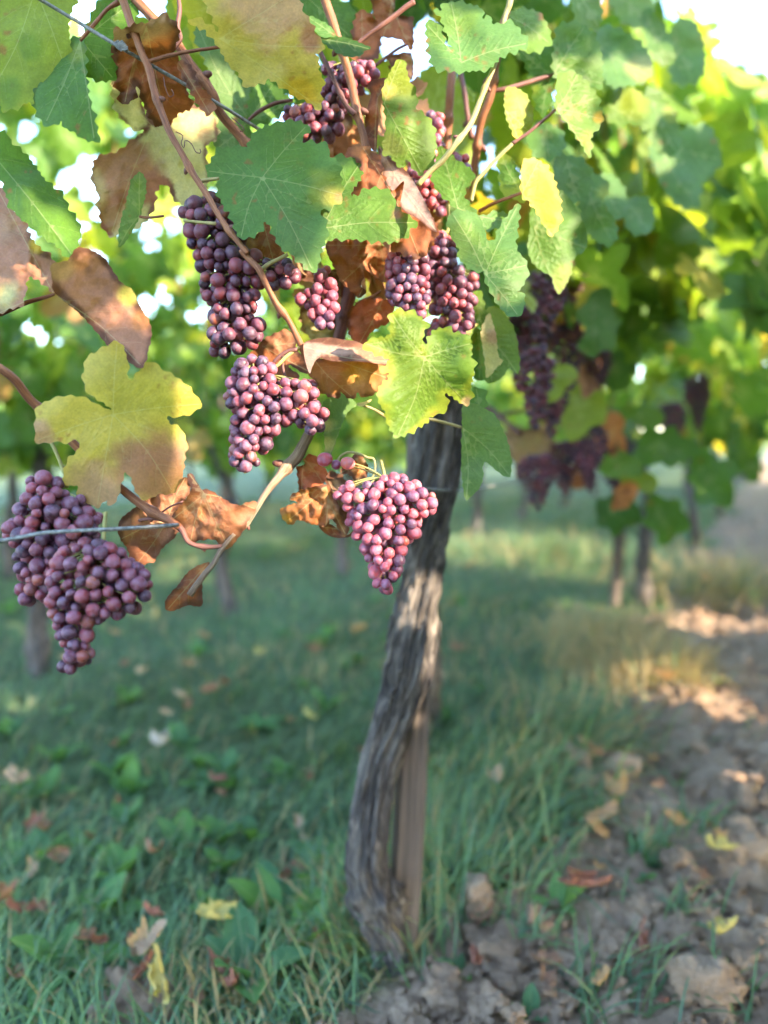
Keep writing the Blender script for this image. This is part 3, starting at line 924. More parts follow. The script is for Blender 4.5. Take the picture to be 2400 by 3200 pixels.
cane(9, [(-60, 900), (0, 940), (100, 1010), (190, 1130), (300, 1240), (500, 1450), (700, 1640), (770, 1700), (900, 1800), (1030, 1890), (1110, 1930), (1170, 1970)], [13, 13, 13, 14, 13, 13, 13, 13, 14, 14, 14, 11], [.70, .70, .71, .725, .735, .735, .735, .735, .735, .735, .735, .735])
cane(7, [(1090, 570), (1140, 600), (1180, 640), (1220, 710), (1300, 740), (1390, 745), (1440, 740)], [13, 12, 10, 8, 7, 7, 6], .735, M_CANE_DARK)
cane(7, [(1100, 580), (1000, 560), (900, 575)], [7, 6, 5], .735, M_CANE_DARK, nodes=False)
cane(7, [(1050, 520), (1110, 480), (1190, 450)], [3, 3, 3], .74, M_CANE_DARK, nodes=False, name="petiole")
cane(7, [(1520, 660), (1440, 760), (1390, 850), (1350, 900), (1290, 980), (1235, 1060)], [7, 8, 8, 9, 10, 11], .735, M_DEADARM, nodes=False)
cane(4, [(-60, 1000), (0, 990), (100, 955), (190, 920), (270, 895), (350, 868)], [10, 9, 8, 7, 6, 4], [.74, .74, .74, .74, .74, .735], M_CANE)
cane(8, [(800, 520), (760, 630), (715, 720), (680, 790), (620, 850), (560, 920), (470, 1030), (370, 1190), (230, 1350), (190, 1400)], [14, 17, 18, 20, 18, 13, 10, 8, 7, 6], [.82, .81, .80, .80, .80, .79, .78, .77, .76, .75], M_DEADARM)
cane(6, [(450, 1168), (550, 1200), (640, 1250), (760, 1265), (900, 1265), (1020, 1290), (1132, 1320)], [4, 4, 5, 5, 5, 5, 4], [.80, .81, .83, .84, .84, .84, .84], M_CANE_PALE, nodes=False, name="petiole")
cane(6, [(410, 380), (395, 470), (360, 600), (330, 740), (310, 850)], [24, 22, 20, 19, 18], [.92, .91, .90, .89, .89], M_CANE_DARK)
cane(8, [(930, 830), (960, 780), (1010, 755), (1080, 765), (1140, 790), (1180, 800), (1185, 880), (1150, 940)], [4, 4, 4, 4, 4, 4, 3, 3], [.80, .80, .80, .80, .80, .80, .80, .80], M_CANE_PALE, nodes=False, name="tendril")
cane(6, [(440, 520), (500, 490), (560, 460), (600, 430)], [6, 5, 5, 4], .88, M_CANE, nodes=False)
cane(1, [(1290, 1180), (1340, 1165), (1420, 1155)], [7, 6, 5], .75, M_CANE_PALE, nodes=False, name="petiole")
cane(1, [(1190, 1430), (1290, 1440), (1400, 1450)], [5, 5, 6], .745, M_CANE_PALE, nodes=False, name="petiole")
cane(1, [(905, 1400), (960, 1408), (1060, 1400)], [4, 4, 4], .80, M_CANE, nodes=False, name="petiole")
cane(5, [(720, 800), (800, 740), (900, 690), (1000, 640)], [7, 7, 6, 6], .76, M_CANE_PALE, nodes=False)
cane(5, [(1090, 1630), (1000, 1650), (930, 1690), (870, 1750), (820, 1820)], [7, 6, 6, 6, 5], .77, M_CANE_DARK, nodes=False)
cane(5, [(950, 1690), (940, 1820), (985, 1960)], [5, 5, 5], .77, M_CANE_DARK, nodes=False)
cane(1, [(1150, -60), (1165, 60), (1150, 170), (1170, 250), (1110, 330)], [7, 7, 8, 6, 5], .79, M_CANE_DARK)
# curling tendrils
cane(1, [(1140, 855), (1185, 880), (1175, 930), (1195, 960), (1200, 910), (1240, 930), (1270, 985), (1302, 990), (1295, 965)], 1.6, .745, M_CANE_DARK, nodes=False, name="tendril", sides=6)
cane(1, [(1060, 500), (1075, 580), (1100, 630), (1125, 610), (1110, 580)], 1.6, .75, M_CANE_DARK, nodes=False, name="tendril", sides=6)
cane(1, [(1500, 760), (1570, 820), (1580, 850), (1555, 850)], 1.6, .79, M_CANE_DARK, nodes=False, name="tendril", sides=6)

# ------------------------------------------------------------------ leaves of the near vine
H = lambda *a, **k: hero_leaf(VINE, *a, **k)
H(1, [(-150, -100), (450, -100), (440, 150), (455, 330), (440, 360), (460, 500), (300, 520), (215, 560), (212, 665), (180, 658), (110, 690), (30, 710), (0, 680), (-150, 600)], (230, -70), .745, 'yg', (.35, .3), (1, 0, 0), [(200, 300, 140, 'g', .5), (60, 560, 120, 'g', .6)], label="large yellow-green leaf in the top left corner")
H(1, [(450, 270), (540, 262), (552, 480), (575, 640), (610, 780), (632, 900), (560, 905), (500, 860), (430, 830), (395, 780), (350, 805), (290, 795), (250, 740), (215, 668), (180, 600), (230, 450), (380, 400)], (520, 262), .730, 'g', (-.3, .5), (2, 1, 0), [(500, 350, 90, 'yg', .8)])  # yellow-green spot paints sunlight coming through the blade below the stalk
H(1, [(540, 262), (600, 100), (660, 0), (800, -60), (900, 40), (830, 170), (760, 240), (740, 330), (745, 480), (700, 520), (620, 515), (570, 480), (548, 420)], (532, 265), .785, 'g', (.5, .1), (0, 0, 1))
H(1, [(735, 220), (760, 195), (810, 190), (880, 160), (960, 150), (1050, 105), (1110, 130), (1150, 180), (1150, 250), (1120, 340), (1180, 430), (1210, 600), (1240, 690), (1190, 720), (1140, 740), (1110, 790), (1060, 810), (990, 780), (950, 720), (920, 620), (890, 540), (870, 600), (850, 650), (800, 672), (780, 600), (750, 520), (735, 420), (745, 350), (725, 340), (760, 280)], (950, 170), .785, 'b', (.1, -.5), (1, 2, 0), [(1000, 170, 110, 'tan', .7), (760, 230, 60, 'tan', .8)], dry=True, crumple=.008, fold=((700, 300), (1200, 330), -1.2), label="dead brown leaf folded over the upper wire")
H(1, [(1150, 410), (1200, 405), (1250, 460), (1290, 560), (1340, 600), (1380, 680), (1360, 740), (1310, 710), (1270, 640), (1220, 560), (1180, 480)], (1160, 410), .77, 'bp', (.8, 0), (0, 0, 0), [(1300, 640, 80, 'b')], dry=True, crumple=.004)
H(2, [(0, 125), (60, 140), (150, 200), (200, 250), (150, 130), (100, 40), (100, -40), (180, -90), (640, -90), (690, 30), (730, 100), (780, 170), (800, 230), (850, 290), (840, 330), (800, 350), (820, 400), (820, 460), (855, 540), (830, 590), (835, 700), (790, 680), (720, 640), (660, 620), (610, 570), (500, 510), (450, 530), (380, 560), (340, 545), (310, 480), (230, 400), (180, 310), (100, 200), (10, 160)], (180, 250), .735, 'y', (.15, -.35), (1, 1, 2), [(600, 40, 330, 'tan', .85), (760, 250, 110, 'bp', .9), (500, 290, 110, 'tan', .6), (330, 480, 220, 'yp', .6), (700, 600, 90, 'yd', .7)], teeth=(32, 11), label="big yellow leaf with brown patches hanging at the top")
H(1, [(740, 510), (740, 640), (770, 740), (830, 800), (900, 840), (960, 830), (900, 880), (760, 990), (650, 1010), (605, 1080), (605, 1180), (640, 1250), (650, 1390), (680, 1490), (740, 1525), (790, 1500), (850, 1440), (900, 1460), (960, 1400), (1000, 1320), (1000, 1250), (1060, 1180), (1110, 1230), (1140, 1300), (1270, 1310), (1340, 1190), (1330, 950), (1400, 900), (1395, 800), (1370, 730), (1290, 700), (1200, 700), (1130, 770), (1000, 800), (920, 700), (890, 520)], (985, 815), .84, 'yp', (.2, 0), (1, 0, 1), [(800, 1150, 260, 'bp', .95), (720, 1400, 160, 'b', .8), (980, 1230, 110, 'b', .6), (1330, 870, 60, 'bp', .6)], dry=True, crumple=.004, label="half yellow half brown leaf above the dark upper bunch")
H(1, [(915, 1120), (945, 1180), (935, 1290), (905, 1390), (870, 1470), (800, 1580), (770, 1590), (780, 1460), (820, 1310), (850, 1180), (880, 1135)], (905, 1395), .80, 'gu', (1.2, .2), (0, 0, 0), [(890, 1190, 60, 'gl')], teeth=(18, 4))
H(1, [(0, 855), (40, 870), (70, 930), (180, 1020), (300, 1180), (400, 1270), (440, 1360), (490, 1420), (520, 1500), (500, 1580), (480, 1659), (455, 1665), (400, 1620), (330, 1560), (240, 1500), (180, 1440), (120, 1400), (60, 1300), (30, 1220), (70, 1190), (0, 1170), (-110, 1100), (-110, 860)], (-90, 950), .715, 'g', (.2, .2), (0, 0, 0), [(200, 1250, 60, 'gl', .4)], fold=((-40, 960), (470, 1640), .9), label="green leaf at the left edge with a bright strip along its fold")  # lighter green spot puts the sunlit strip into the leaf colour
H(4, [(-60, 180), (0, 190), (40, 220), (80, 320), (160, 420), (180, 480), (240, 560), (330, 640), (350, 680), (340, 810), (350, 860), (280, 790), (180, 750), (165, 800), (170, 850), (150, 880), (140, 940), (60, 960), (0, 980), (-60, 960)], (345, 860), .735, 'bp', (-.3, .2), (2, 0, 1), [(50, 870, 130, 'yp'), (250, 540, 60, 'yd'), (60, 420, 120, 'tan', .5)], dry=True, crumple=.006, label="brown leaf cut by the left edge of the picture")
H(4, [(330, 680), (440, 650), (500, 570), (600, 590), (680, 640), (730, 720), (780, 790), (860, 850), (890, 920), (940, 1000), (970, 1060), (980, 1130), (960, 1230), (940, 1310), (905, 1350), (830, 1300), (760, 1240), (690, 1190), (600, 1080), (500, 980), (400, 900), (350, 850), (340, 760)], (352, 868), .715, 'bp', (.2, .1), (-1, -1, 3), [(830, 870, 70, 'y'), (400, 700, 80, 'tan', .7), (920, 1040, 70, 'bo', .7)], dry=True, crumple=.004, teeth=(24, 3), label="long rolled brown leaf above the yellow leaf")
H(9, [(735, 1235), (700, 1205), (640, 1180), (560, 1135), (470, 1118), (380, 1125), (310, 1150), (245, 1190), (235, 1250), (232, 1380), (250, 1420), (330, 1405), (420, 1408), (515, 1395), (515, 1450), (490, 1490), (450, 1520), (420, 1600), (412, 1670), (440, 1695), (500, 1690), (520, 1760), (570, 1800), (630, 1835), (665, 1800), (690, 1775), (700, 1815), (740, 1810), (770, 1740), (790, 1650), (815, 1605), (850, 1640), (870, 1700), (900, 1760), (950, 1785), (1020, 1745), (1090, 1750), (1140, 1720), (1180, 1630), (1195, 1500), (1210, 1430), (1180, 1350), (1150, 1310), (1090, 1295), (1075, 1260), (1100, 1240), (1180, 1240), (1250, 1215), (1305, 1170), (1280, 1130), (1210, 1050), (1150, 1000), (1040, 940), (1000, 900), (950, 905), (900, 960), (850, 1020), (825, 1000), (820, 880), (795, 800), (755, 765), (690, 795), (620, 835), (570, 860), (550, 950), (535, 980), (560, 1060), (600, 1110), (650, 1140), (715, 1190)], (733, 1235), .70, 'y', (.1, -.15), (1.5, .5, 0), [(1020, 1590, 330, 'bp', .9), (1040, 1420, 180, 'bp', .7), (600, 1790, 200, 'tan', .9), (250, 1390, 120, 'tan', .9), (1000, 1050, 330, 'yg', .28)], teeth=(34, 7), label="large lobed leaf turning from yellow to tan above the lower left bunch")
H(2, [(460, 1150), (400, 1050), (345, 960), (300, 955), (260, 960), (180, 970), (130, 1040), (100, 1120), (165, 1170), (175, 1250), (215, 1350), (250, 1380), (290, 1500), (325, 1545), (430, 1500), (470, 1430), (500, 1440), (530, 1500), (570, 1590), (640, 1640), (700, 1690), (769, 1757), (810, 1720), (830, 1640), (840, 1600), (870, 1510), (850, 1420), (800, 1350), (860, 1350), (940, 1310), (970, 1250), (960, 1150), (940, 1050), (880, 1010), (885, 960), (840, 935), (740, 930), (700, 920), (725, 870), (740, 815), (640, 785), (560, 800), (470, 830), (400, 870), (372, 960), (405, 1040)], (455, 1150), .755, 'gb', (.12, .25), (.5, .5, -1), [(620, 960, 240, 'g', .7), (700, 1150, 120, 'g', .6), (870, 1240, 170, 'yg', .75), (900, 1280, 90, 'y', .55), (950, 1280, 40, 'bp', .6)], teeth=(30, 12), label="large blue-green lobed leaf in front of the upper bunches")
H(2, [(920, 1030), (980, 1020), (1050, 1040), (1100, 1060), (1090, 1150), (1040, 1220), (1030, 1280), (1080, 1270), (1130, 1235), (1210, 1225), (1290, 1260), (1320, 1330), (1380, 1390), (1450, 1440), (1420, 1470), (1400, 1500), (1360, 1540), (1290, 1565), (1100, 1550), (950, 1540), (860, 1555), (810, 1520), (800, 1400), (850, 1340), (900, 1250), (940, 1150)], (840, 1480), .775, 'g', (.25, .45), (0, 2, 0), [(1250, 1420, 160, 'gl', .6), (1330, 1390, 40, 'bp', .7)], teeth=(30, 11))  # light green patch at lower right is painted sunlight, brown spot is withering
H(2, [(1000, 990), (1050, 950), (1110, 950), (1160, 980), (1220, 1040), (1230, 1130), (1290, 1230), (1370, 1180), (1450, 1300), (1560, 1420), (1590, 1500), (1530, 1600), (1480, 1670), (1420, 1650), (1330, 1625), (1290, 1590), (1200, 1400), (1040, 1280), (1080, 1180), (1100, 1060), (1030, 1010)], (1110, 960), .80, 'b', (-.3, .1), (0, 0, 0), [(1090, 970, 70, 'bo', .6)], dry=True, crumple=.007, label="reddish brown dead leaf hanging beside the blue-green leaf")
H(2, [(1210, 945), (1260, 1000), (1340, 1060), (1420, 1150), (1480, 1250), (1540, 1370), (1590, 1500), (1540, 1480), (1480, 1430), (1430, 1400), (1380, 1370), (1350, 1320), (1375, 1180), (1340, 1200), (1300, 1235), (1260, 1180), (1225, 1090)], (1215, 950), .785, 'pk', (-.5, .5), (2, 0, 0), dry=True, crumple=.003, teeth=None)
H(6, [(250, 120), (330, 110), (450, 100), (560, 100), (620, 150), (650, 200), (655, 310), (640, 370), (600, 370), (540, 320), (480, 270), (490, 330), (470, 400), (500, 440), (460, 475), (400, 420), (340, 370), (310, 290), (260, 200)], (600, 130), .83, 'b', (.2, .3), (0, 0, 0), dry=True, crumple=.010, teeth=(22, 4))
H(5, [(730, 295), (780, 300), (820, 400), (860, 470), (910, 570), (950, 600), (940, 700), (860, 750), (730, 760), (680, 740), (640, 650), (560, 600), (540, 480), (690, 430)], (740, 310), .80, 'b', (.3, .2), (0, 0, 0), [(600, 540, 70, 'tan', .6)], dry=True, crumple=.006, teeth=(22, 3))
Q1 = H(6, [(100, 790), (160, 870), (200, 875), (300, 890), (450, 890), (600, 900), (660, 940), (660, 970), (650, 1010), (600, 1060), (540, 1110), (500, 1110), (450, 1090), (420, 1130), (370, 1110), (340, 1060), (330, 1110), (290, 1120), (240, 1100), (210, 1080), (180, 1020), (140, 970)], (110, 800), .785, 'bo', (.1, -.3), (2, 0, 0), [(420, 940, 160, 'yd', .35)], dry=True, crumple=.006, teeth=(30, 8), label="orange-brown leaf curled like a roof beside the bright green leaf")
H(6, [(100, 790), (120, 760), (200, 740), (280, 735), (360, 750), (440, 760), (520, 800), (600, 840), (665, 885), (640, 915), (580, 905), (450, 890), (300, 890), (200, 870), (160, 920), (140, 970), (110, 880)], (105, 795), .765, 'pk', (.2, .9), (0, 4, 0), [(560, 860, 110, 'bp')], dry=True, crumple=.003, teeth=None)
H(6, [(885, 860), (870, 750), (875, 700), (900, 660), (880, 630), (830, 590), (770, 570), (680, 575), (665, 620), (670, 700), (640, 735), (580, 740), (505, 770), (520, 810), (600, 850), (665, 885), (620, 940), (660, 970), (650, 1010), (600, 1050), (585, 1100), (600, 1170), (630, 1200), (640, 1270), (670, 1330), (710, 1375), (760, 1360), (830, 1320), (900, 1280), (920, 1240), (980, 1225), (1030, 1190), (1020, 1130), (1010, 1090), (1060, 1110), (1110, 1150), (1160, 1170), (1185, 1110), (1180, 1050), (1200, 970), (1195, 900), (1180, 850), (1185, 780), (1160, 750), (1130, 715), (1080, 710), (1020, 680), (960, 690), (930, 720), (905, 770), (892, 830)], (885, 862), .735, 'gl', (.25, -.1), (-1, 0, -1), [(780, 850, 260, 'yg', .15), (1160, 1155, 35, 'tan', .8)], teeth=(28, 12), edge=('yg', .006), relief=.0026, label="bright sunlit green leaf in front of the trunk head")  # faint yellow-green patch is a painted lit look on the left half
H(6, [(225, 1170), (270, 1130), (330, 1100), (440, 1160), (385, 1220), (330, 1340), (275, 1500), (245, 1480), (235, 1340)], (443, 1168), .80, 'gu', (.7, .2), (0, 0, 0), [(240, 1300, 60, 'yp', .7), (250, 1430, 60, 'yp', .7)], teeth=(20, 3), fold=((280, 1120), (290, 1480), 1.2))
H(6, [(445, 1165), (500, 1150), (545, 1135), (520, 1160), (470, 1185)], (446, 1168), .80, 'yp', (.5, .2), teeth=None)
H(6, [(1130, 1320), (1130, 1190), (1160, 1160), (1210, 1165), (1280, 1200), (1340, 1240), (1390, 1330), (1440, 1480), (1445, 1600), (1430, 1640), (1370, 1610), (1270, 1540), (1260, 1659), (1230, 1720), (1180, 1770), (1150, 1780), (1130, 1650), (1125, 1500)], (1132, 1320), .835, 'gu', (.45, .1), (1, 0, 0), [(1280, 1330, 220, 'gl', .5)], teeth=(24, 3), label="green leaf seen from below hanging right of the trunk")
H(6, [(1180, 1170), (1190, 1090), (1230, 1065), (1270, 1100), (1280, 1180), (1230, 1190)], (1240, 1180), .87, 'g', (.3, .3))
H(3, [(650, 1760), (620, 1755), (560, 1740), (480, 1660), (490, 1620), (450, 1550), (430, 1480), (410, 1430), (450, 1380), (540, 1370), (600, 1400), (640, 1470), (660, 1540), (690, 1570), (730, 1540), (760, 1460), (810, 1390), (850, 1340), (870, 1345), (870, 1420), (860, 1500), (850, 1600), (900, 1670), (925, 1720), (920, 1800), (890, 1860), (860, 1890), (900, 1920), (905, 1990), (860, 2050), (780, 2020), (730, 1950), (690, 1880), (660, 1820)], (655, 1775), .80, 'gb', (.15, .2), (2, 0, 1), [(500, 1540, 110, 'gl', .8), (700, 1680, 120, 'gl', .5)], teeth=(30, 8), label="forked green leaf right of the bright leaf")  # left lobe painted lighter as if the sun fell on it
H(3, [(470, 1350), (440, 1310), (390, 1280), (330, 1200), (310, 1130), (340, 1040), (370, 950), (400, 980), (470, 1040), (560, 1100), (580, 1160), (530, 1220), (520, 1280), (570, 1350), (620, 1400), (780, 1380), (800, 1440), (740, 1470), (660, 1480), (600, 1430), (530, 1370)], (478, 1350), .84, 'g', (.1, .5), (3, 0, 0), [(660, 1420, 110, 'gb')], teeth=(28, 9))
H(3, [(900, 1060), (940, 1030), (1000, 1040), (1050, 1080), (1080, 1130), (1110, 1200), (1130, 1270), (1140, 1350), (1140, 1440), (1110, 1480), (1090, 1530), (1060, 1490), (1000, 1380), (940, 1300), (895, 1255), (893, 1150)], (895, 1252), .845, 'yg', (.6, .1), (0, 0, 0), [(1100, 1330, 40, 'yd'), (950, 1060, 80, 'y', .4)], teeth=(28, 9), edge=('y', .005), label="small yellow-green folded leaf on a thin red stalk")
H(3, [(1120, 520), (1160, 475), (1250, 480), (1330, 560), (1380, 620), (1390, 680), (1415, 760), (1390, 820), (1340, 880), (1340, 950), (1330, 1020), (1300, 960), (1240, 870), (1170, 770), (1115, 705), (1120, 600)], (1117, 705), .865, 'gl', (.6, .1), (0, 0, 0), [(1395, 760, 45, 'yd'), (1190, 750, 30, 'y', .6), (1330, 900, 60, 'yg', .6)], teeth=(28, 9), label="green half-folded leaf with one orange edge spot")
H(3, [(785, 590), (830, 565), (890, 590), (940, 650), (965, 740), (950, 830), (900, 880), (860, 900), (820, 820), (790, 740)], (787, 712), .865, 'yg', (.7, 0), (0, 0, 0), [(860, 880, 40, 'yd'), (880, 700, 70, 'tan', .25)], teeth=(20, 5))
H(3, [(500, 405), (470, 380), (400, 300), (350, 160), (290, 160), (275, 190), (300, 350), (330, 430), (400, 452), (480, 460), (590, 455), (680, 440), (760, 360), (860, 320), (930, 285), (900, 240), (840, 160), (780, 155), (710, 165), (690, 130), (640, 130), (625, 60), (570, 35), (500, 25), (440, 15), (390, 35), (380, 70), (320, 70), (370, 110), (410, 220)], (500, 405), .80, 'gb', (.1, .7), (1, 2, 0), [(500, 150, 170, 'gl', .8)], teeth=(30, 12), relief=.0026, label="blue-green toothed leaf at the top with a sunlit lobe")  # the lobe's sunlight is also painted in as a lighter green
H(2, [(1240, 665), (1235, 600), (1260, 520), (1330, 395), (1370, 400), (1390, 460), (1410, 530), (1440, 570), (1455, 640), (1450, 710), (1500, 740), (1560, 820), (1580, 920), (1570, 1000), (1560, 1070), (1510, 1100), (1480, 1130), (1430, 1080), (1390, 1010), (1370, 1090), (1320, 1050), (1280, 1000), (1240, 990), (1250, 900), (1260, 780)], (1245, 670), .80, 'gl', (.35, 0), (1, 0, 0), [(1320, 480, 130, 'yg'), (1250, 590, 60, 'y', .9), (1290, 940, 80, 'bd', .35)], teeth=(30, 8), label="olive green leaf with yellow upper lobe left of the pale cane")
H(2, [(1130, 540), (1260, 505), (1240, 590), (1200, 640), (1210, 760), (1200, 900), (1190, 980), (1150, 940), (1120, 800), (1140, 690), (1160, 610)], (1200, 640), .83, 'b', (-.5, .2), dry=True, crumple=.007, teeth=None)
H(2, [(1040, 240), (1070, 100), (1100, 70), (1170, 110), (1200, 180), (1220, 250), (1200, 370), (1120, 390), (1060, 380)], (1100, 80), .90, 'b', (.3, .2), dry=True, crumple=.007)
H(2, [(1170, -40), (1310, -40), (1310, 90), (1400, 110), (1430, 130), (1430, 310), (1390, 290), (1340, 250), (1220, 230), (1190, 120)], (1300, 0), .91, 'b', (-.2, .3), dry=True, crumple=.008, teeth=(22, 4))
H(2, [(1270, 370), (1330, 350), (1420, 350), (1435, 480), (1410, 520), (1385, 470), (1340, 400), (1290, 450)], (1420, 360), .92, 'bp', (.2, .3), dry=True, crumple=.006, teeth=(22, 3))
H(2, [(890, 700), (980, 690), (1060, 830), (1150, 900), (1140, 950), (1020, 980), (900, 1010), (860, 900)], (1100, 930), .93, 'tan', (.2, 0), [0, 0, 0], [(1000, 940, 120, 'bo')], dry=True, crumple=.008)
H(2, [(20, 200), (100, 190), (240, 420), (330, 560), (380, 600), (390, 700), (360, 780), (380, 860), (360, 950), (170, 970), (150, 860), (140, 700), (110, 450), (40, 280)], (370, 780), .90, 'gu', (.2, .2))
H(2, [(390, 600), (500, 540), (600, 620), (660, 650), (620, 700), (500, 780), (420, 800), (370, 780)], (372, 780), .885, 'g', (.3, .3))
H(2, [(680, -80), (860, -80), (940, 0), (1040, 60), (1030, 240), (940, 240), (850, 200), (760, 120), (720, 60)], (700, -60), .90, 'g', (.2, .3))
H(2, [(830, 250), (900, 235), (1010, 250), (1150, 310), (1110, 330), (1100, 355), (1000, 365), (900, 310)], (840, 255), .80, 'gd', (.1, 1.3), teeth=(20, 4))
H(2, [(750, 110), (820, 130), (900, 180), (930, 230), (850, 240), (800, 200)], (920, 225), .82, 'gb', (.2, 1.0), teeth=(20, 4))
H(10, [(170, 90), (230, 60), (330, 70), (390, 160), (400, 240), (330, 290), (250, 290), (200, 200)], (180, 100), .90, 'gl', (.4, .2), (0, 0, 0))
H(10, [(430, 420), (440, 200), (470, 140), (570, 140), (650, 200), (690, 300), (700, 430), (690, 500), (560, 480)], (428, 422), .96, 'g', (.4, .1), spacing=10)
H(10, [(220, 280), (300, 270), (420, 260), (420, 430), (410, 560), (370, 660), (330, 620), (300, 480), (270, 380)], (415, 430), .96, 'g', (-.3, .1), (0, 0, 0), [(290, 500, 60, 'yg', .7)], spacing=10)
H(10, [(650, 200), (700, 160), (780, 165), (880, 220), (960, 300), (990, 390), (950, 470), (850, 490), (740, 480), (680, 330)], (660, 250), 1.12, 'gb', (.3, .3), (0, 0, 0), [(930, 400, 80, 'yp', .5)], spacing=10)
H(10, [(720, 560), (800, 510), (900, 520), (970, 590), (980, 680), (960, 750), (900, 710), (800, 715), (730, 670)], (730, 600), 1.15, 'gl', (.3, .4), (0, 0, 0), [(900, 600, 110, 'yg')], spacing=10)
H(10, [(950, 540), (1000, 515), (1080, 600), (1130, 700), (1140, 860), (1060, 880), (990, 820), (980, 700), (985, 600)], (985, 560), 1.25, 'g', (.5, .1), (0, 0, 0), [(1090, 640, 60, 'yg')], spacing=12)
H(10, [(990, 840), (1150, 760), (1300, 720), (1380, 870), (1370, 960), (1280, 1050), (1240, 1180), (1130, 1170), (1050, 1050), (1000, 950)], (1040, 860), 1.35, 'gb', (.3, .2), spacing=12)
H(10, [(1100, 180), (1200, 110), (1270, 200), (1290, 300), (1280, 430), (1200, 480), (1110, 450)], (1120, 190), 1.4, 'g', (.3, .2), spacing=12)
H(10, [(290, 1310), (300, 1200), (440, 1100), (500, 1130), (560, 1210), (610, 1330), (610, 1430), (540, 1490), (520, 1580), (460, 1690), (430, 1650), (410, 1590), (330, 1540), (280, 1450)], (312, 1310), .92, 'g', (.4, .1), (0, 0, 0), [(470, 1600, 110, 'yg', .6)], spacing=10, teeth=(24, 4), label="broad green leaf behind the small yellow-green one")
H(10, [(270, 800), (300, 740), (360, 710), (440, 730), (480, 800), (470, 870), (400, 910), (320, 890)], (380, 730), 1.0, 'gb', (.2, .4), spacing=10)
H(10, [(560, 1020), (680, 1010), (740, 1080), (700, 1180), (770, 1260), (780, 1380), (700, 1400), (610, 1300)], (600, 1030), 1.08, 'g', (.4, .2), (0, 0, 0), [(720, 1110, 50, 'yg')], spacing=12)
H(10, [(430, 920), (520, 900), (600, 930), (640, 1040), (600, 1140), (500, 1150), (440, 1060)], (500, 920), 1.0, 'g', (.3, .3), spacing=12)
H(10, [(690, 1020), (760, 1010), (830, 1090), (840, 1220), (780, 1260), (720, 1150)], (700, 1030), 1.2, 'gb', (.3, .3), spacing=12)
H(10, [(830, 1180), (890, 1140), (960, 1150), (1000, 1230), (980, 1330), (890, 1340), (840, 1280)], (850, 1180), 1.3, 'gb', (.3, .3), spacing=12)
H(10, [(110, 870), (160, 900), (200, 970), (240, 1080), (240, 1160), (180, 1130), (125, 1100), (120, 980)], (238, 1110), .87, 'yg', (-.5, .2), (0, 0, 0), [(180, 1000, 80, 'g')], spacing=9)
H(10, [(750, -60), (920, -60), (1000, 40), (960, 150), (860, 140), (800, 90)], (800, -40), 1.3, 'gl', (.3, .3), spacing=12)
H(10, [(540, -60), (640, -40), (700, 60), (680, 160), (600, 150), (540, 60)], (560, -40), 1.05, 'gl', (.3, .3), spacing=12)
H(10, [(940, 60), (1020, 100), (1080, 200), (1120, 340), (1040, 370), (980, 260), (950, 170)], (960, 80), 1.3, 'g', (.4, .2), spacing=12)
H(6, [(1250, 690), (1290, 560), (1340, 535), (1400, 580), (1470, 700), (1495, 850), (1490, 970), (1440, 920), (1380, 1000), (1300, 1030), (1260, 960)], (1255, 690), .90, 'gl', (.4, .1), spacing=9, teeth=(24, 4))
H(6, [(1255, 690), (1300, 580), (1320, 620), (1350, 740), (1360, 850), (1390, 890), (1350, 930), (1320, 970), (1285, 990), (1280, 900), (1260, 780)], (1257, 690), .865, 'yp', (.8, .1), (0, 0, 0), [(1330, 720, 60, 'pk', .8), (1300, 900, 120, 'yg', .3)], teeth=(22, 3), label="narrow cream folded leaf right of the bright leaf")
H(6, [(1195, 450), (1250, 470), (1275, 560), (1270, 640), (1220, 640), (1195, 560)], (1200, 460), .90, 'gl', (.3, .2))
H(6, [(1200, 700), (1250, 700), (1275, 850), (1270, 980), (1230, 1010), (1195, 900)], (1230, 700), .92, 'g', (.3, .2))
H(6, [(400, 560), (480, 500), (560, 480), (620, 490), (690, 520), (660, 600), (640, 650), (590, 660), (520, 720), (500, 790), (430, 760), (390, 680)], (610, 500), .855, 'or_', (.3, -.2), (0, 0, 0), [(480, 640, 100, 'b', .6)], dry=True, crumple=.010, teeth=(22, 4))
H(6, [(80, 590), (130, 540), (220, 520), (300, 560), (330, 700), (240, 750), (130, 720)], (300, 560), .90, 'tan', (.3, 0), (0, 0, 0), [(200, 690, 100, 'yp', .6)], dry=True, crumple=.006)
H(6, [(100, 290), (180, 320), (300, 310), (360, 400), (340, 470), (250, 420), (170, 380), (110, 350)], (340, 320), .90, 'bd', (.2, 0), dry=True, crumple=.008)
H(5, [(600, 1690), (680, 1600), (760, 1520), (960, 1435), (1040, 1480), (1080, 1560), (1060, 1640), (1140, 1690), (1215, 1830), (1180, 1880), (1110, 1850), (1020, 1790), (1000, 1830), (1110, 1900), (1050, 1990), (900, 1990), (800, 1800), (700, 1700)], (730, 1600), .81, 'b', (-.2, .2), (0, 0, 0), [(950, 1560, 200, 'bp', .7)], dry=True, crumple=.005, teeth=(24, 4), label="brown leaf behind the middle bunch")
H(8, [(735, 790), (790, 775), (820, 830), (870, 870), (860, 940), (820, 970), (760, 985), (700, 990), (690, 900), (680, 850), (730, 840)], (730, 800), .815, 'or_', (.3, .1), dry=True, crumple=.012, teeth=(18, 5))
H(8, [(960, 880), (1040, 800), (1050, 770), (1100, 780), (1140, 850), (1130, 900), (1070, 960), (1040, 910), (1000, 890)], (1120, 790), .82, 'o', (-.3, .2), dry=True, crumple=.008, teeth=(18, 5))
H(8, [(870, 930), (960, 900), (1000, 1010), (1010, 1150), (980, 1200), (930, 1080)], (880, 930), .83, 'tan', (.1, .2), dry=True, crumple=.006)
